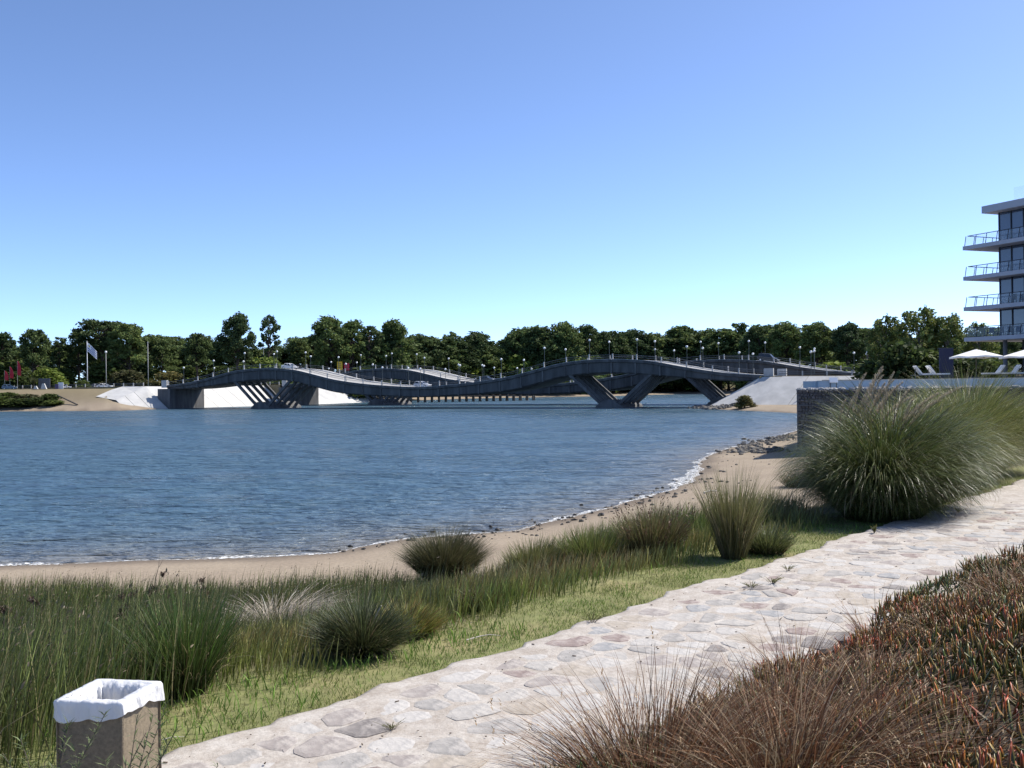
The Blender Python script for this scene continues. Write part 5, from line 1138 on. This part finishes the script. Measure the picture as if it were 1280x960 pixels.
# local frame: x along the river facade towards the viewer, y inward (left of travel is inward here)
M['hotel_white'] = mat('hotel_render', (.46, .46, .50), (.42, .42, .46), .8, .6)
M['hotel_glass'] = mat('hotel_glass', (.06, .08, .13), None, .04, spec=1.0)
M['clear_glass'] = None
cg, nt, b, out = new_mat('clear_glass'); b.inputs['Base Color'].default_value = (.75, .85, .9, 1); b.inputs['Roughness'].default_value = .05; b.inputs['Alpha'].default_value = .09; M['clear_glass'] = cg
M['mullion'] = mat('dark_mullion', (.03, .03, .035), None, .5)
HL = 34.0; HD = 16.0
zs = [9.1, 12.4, 15.7, 19.0]
for k, z in enumerate(zs):
    sl_ = MB(); sl_.prism([(0, 0), (HL, 0), (HL, HD), (0.3, HD)], z, z+.42); so_ = sl_.build('balcony_slab', M['hotel_white'], ht)
    pts_ = [(x, .12) for x in np.arange(.15, HL, 1.35)]
    side_ = [(.15, y) for y in np.arange(1.4, HD, 1.35)]
    for x, y in pts_: MB().bar((x, y, z+.42), (x, y-.0+.22, z+1.5), .05).build('railing_post', M['mullion'], so_)
    for x, y in side_: MB().bar((x, y, z+.42), (x+.22, y, z+1.5), .05).build('railing_post', M['mullion'], so_)
    rl = MB(); rl.bar((.37, .34, z+1.5), (HL, .34, z+1.5), .07); rl.bar((.37, .34, z+1.5), (.37, HD, z+1.5), .07); rl.build('top_rail', M['mullion'], so_)
    for i in range(len(pts_)-1):
        x0, x1 = pts_[i][0]+.05, pts_[i+1][0]-.05
        MB().add([(x0, .14, z+.50), (x1, .14, z+.50), (x1, .33, z+1.42), (x0, .33, z+1.42), (x0, .155, z+.50), (x1, .155, z+.50), (x1, .345, z+1.42), (x0, .345, z+1.42)], [(3, 2, 1, 0), (4, 5, 6, 7), (0, 1, 5, 4), (1, 2, 6, 5), (2, 3, 7, 6), (3, 0, 4, 7)]).build('glass_panel', M['clear_glass'], so_)
    # glazed rooms
    zt = z+.42; zh = (zs[k+1] if k < 3 else 22.7)
    for i in range(12):
        x0 = 3.0+i*1.5
        w_ = MB().box((x0+.75, 2.05, (zt+zh)/2), (1.44, .06, zh-zt-.1)).build('window', M['hotel_glass'], ht)
        MB().box((x0, 2.0, (zt+zh)/2), (.09, .16, zh-zt)).build('mullion', M['mullion'], w_)
    for i in range(8):
        y0 = 2.1+i*1.7; w_ = MB().box((3.0, y0+.85, (zt+zh)/2), (.06, 1.62, zh-zt-.1)).build('window', M['hotel_glass'], ht); MB().box((2.96, y0, (zt+zh)/2), (.16, .09, zh-zt)).build('mullion', M['mullion'], w_)
    MB().box((3.06+(HL-3.5)/2, 2.6+(HD-3)/2, (zt+zh)/2), (HL-4, HD-3.4, zh-zt)).build('inner_wall', mat('hotel_inner', (.16, .155, .15), None, .9), ht)
rf = MB(); rf.prism([(2.0, .6), (HL, .6), (HL, HD), (2.2, HD)], 22.7, 23.45); rfo = rf.build('roof_slab', M['hotel_white'], ht)
for i in range(16):
    x0 = 5.2+i*1.6; MB().box((x0+.8, 1.6, 24.2), (1.56, .03, 1.5)).build('glass_parapet', M['clear_glass'], rfo)
gf = MB(); gf.box((4+(HL-4)/2, 4+(HD-4)/2, 7.1), (HL-4, HD-4, 4.0)); gf.build('ground_floor', mat('dark_ground_floor', (.05, .048, .05), (.035, .033, .035), .7, 1), ht)
for i in range(6): MB().tube([(3.2+i*5.5, 2.4, 5.0), (3.2+i*5.5, 2.4, 9.1)], .22, 12).build('column', mat('column_render', (.16, .16, .17), None, .8), ht)
for i, (k, x) in enumerate([(0, 2.3), (0, 4.6), (1, 5.2), (1, 6.4), (1, 7.6), (0, 3.6)]):
    p = ht.matrix_world if False else None
    wp = Matrix.Translation(HP) @ Matrix.Rotation(hrz, 4, 'Z') @ Vector((x, 1.25, zs[k]+.42)); r = empty('balcony_chair', wp, hrz+random.uniform(-.6, .6)); tag(r, 'dark chair on the hotel balcony, %s floor from below, %s of its row' % (('lowest', 'second')[k], ORD[[0, 2, 0, 1, 2, 1][i]]), 'chair', 'hotel balcony chairs')
    MB().box((0, 0, .45), (.5, .5, .06)).build('seat', M['mullion'], r); MB().box((0, .23, .75), (.5, .05, .55)).build('backrest', M['mullion'], r)
    for sx in (-.22, .22):
        for e in (-.22, .22): MB().box((sx, e, .21), (.04, .04, .42)).build('leg', M['mullion'], r)
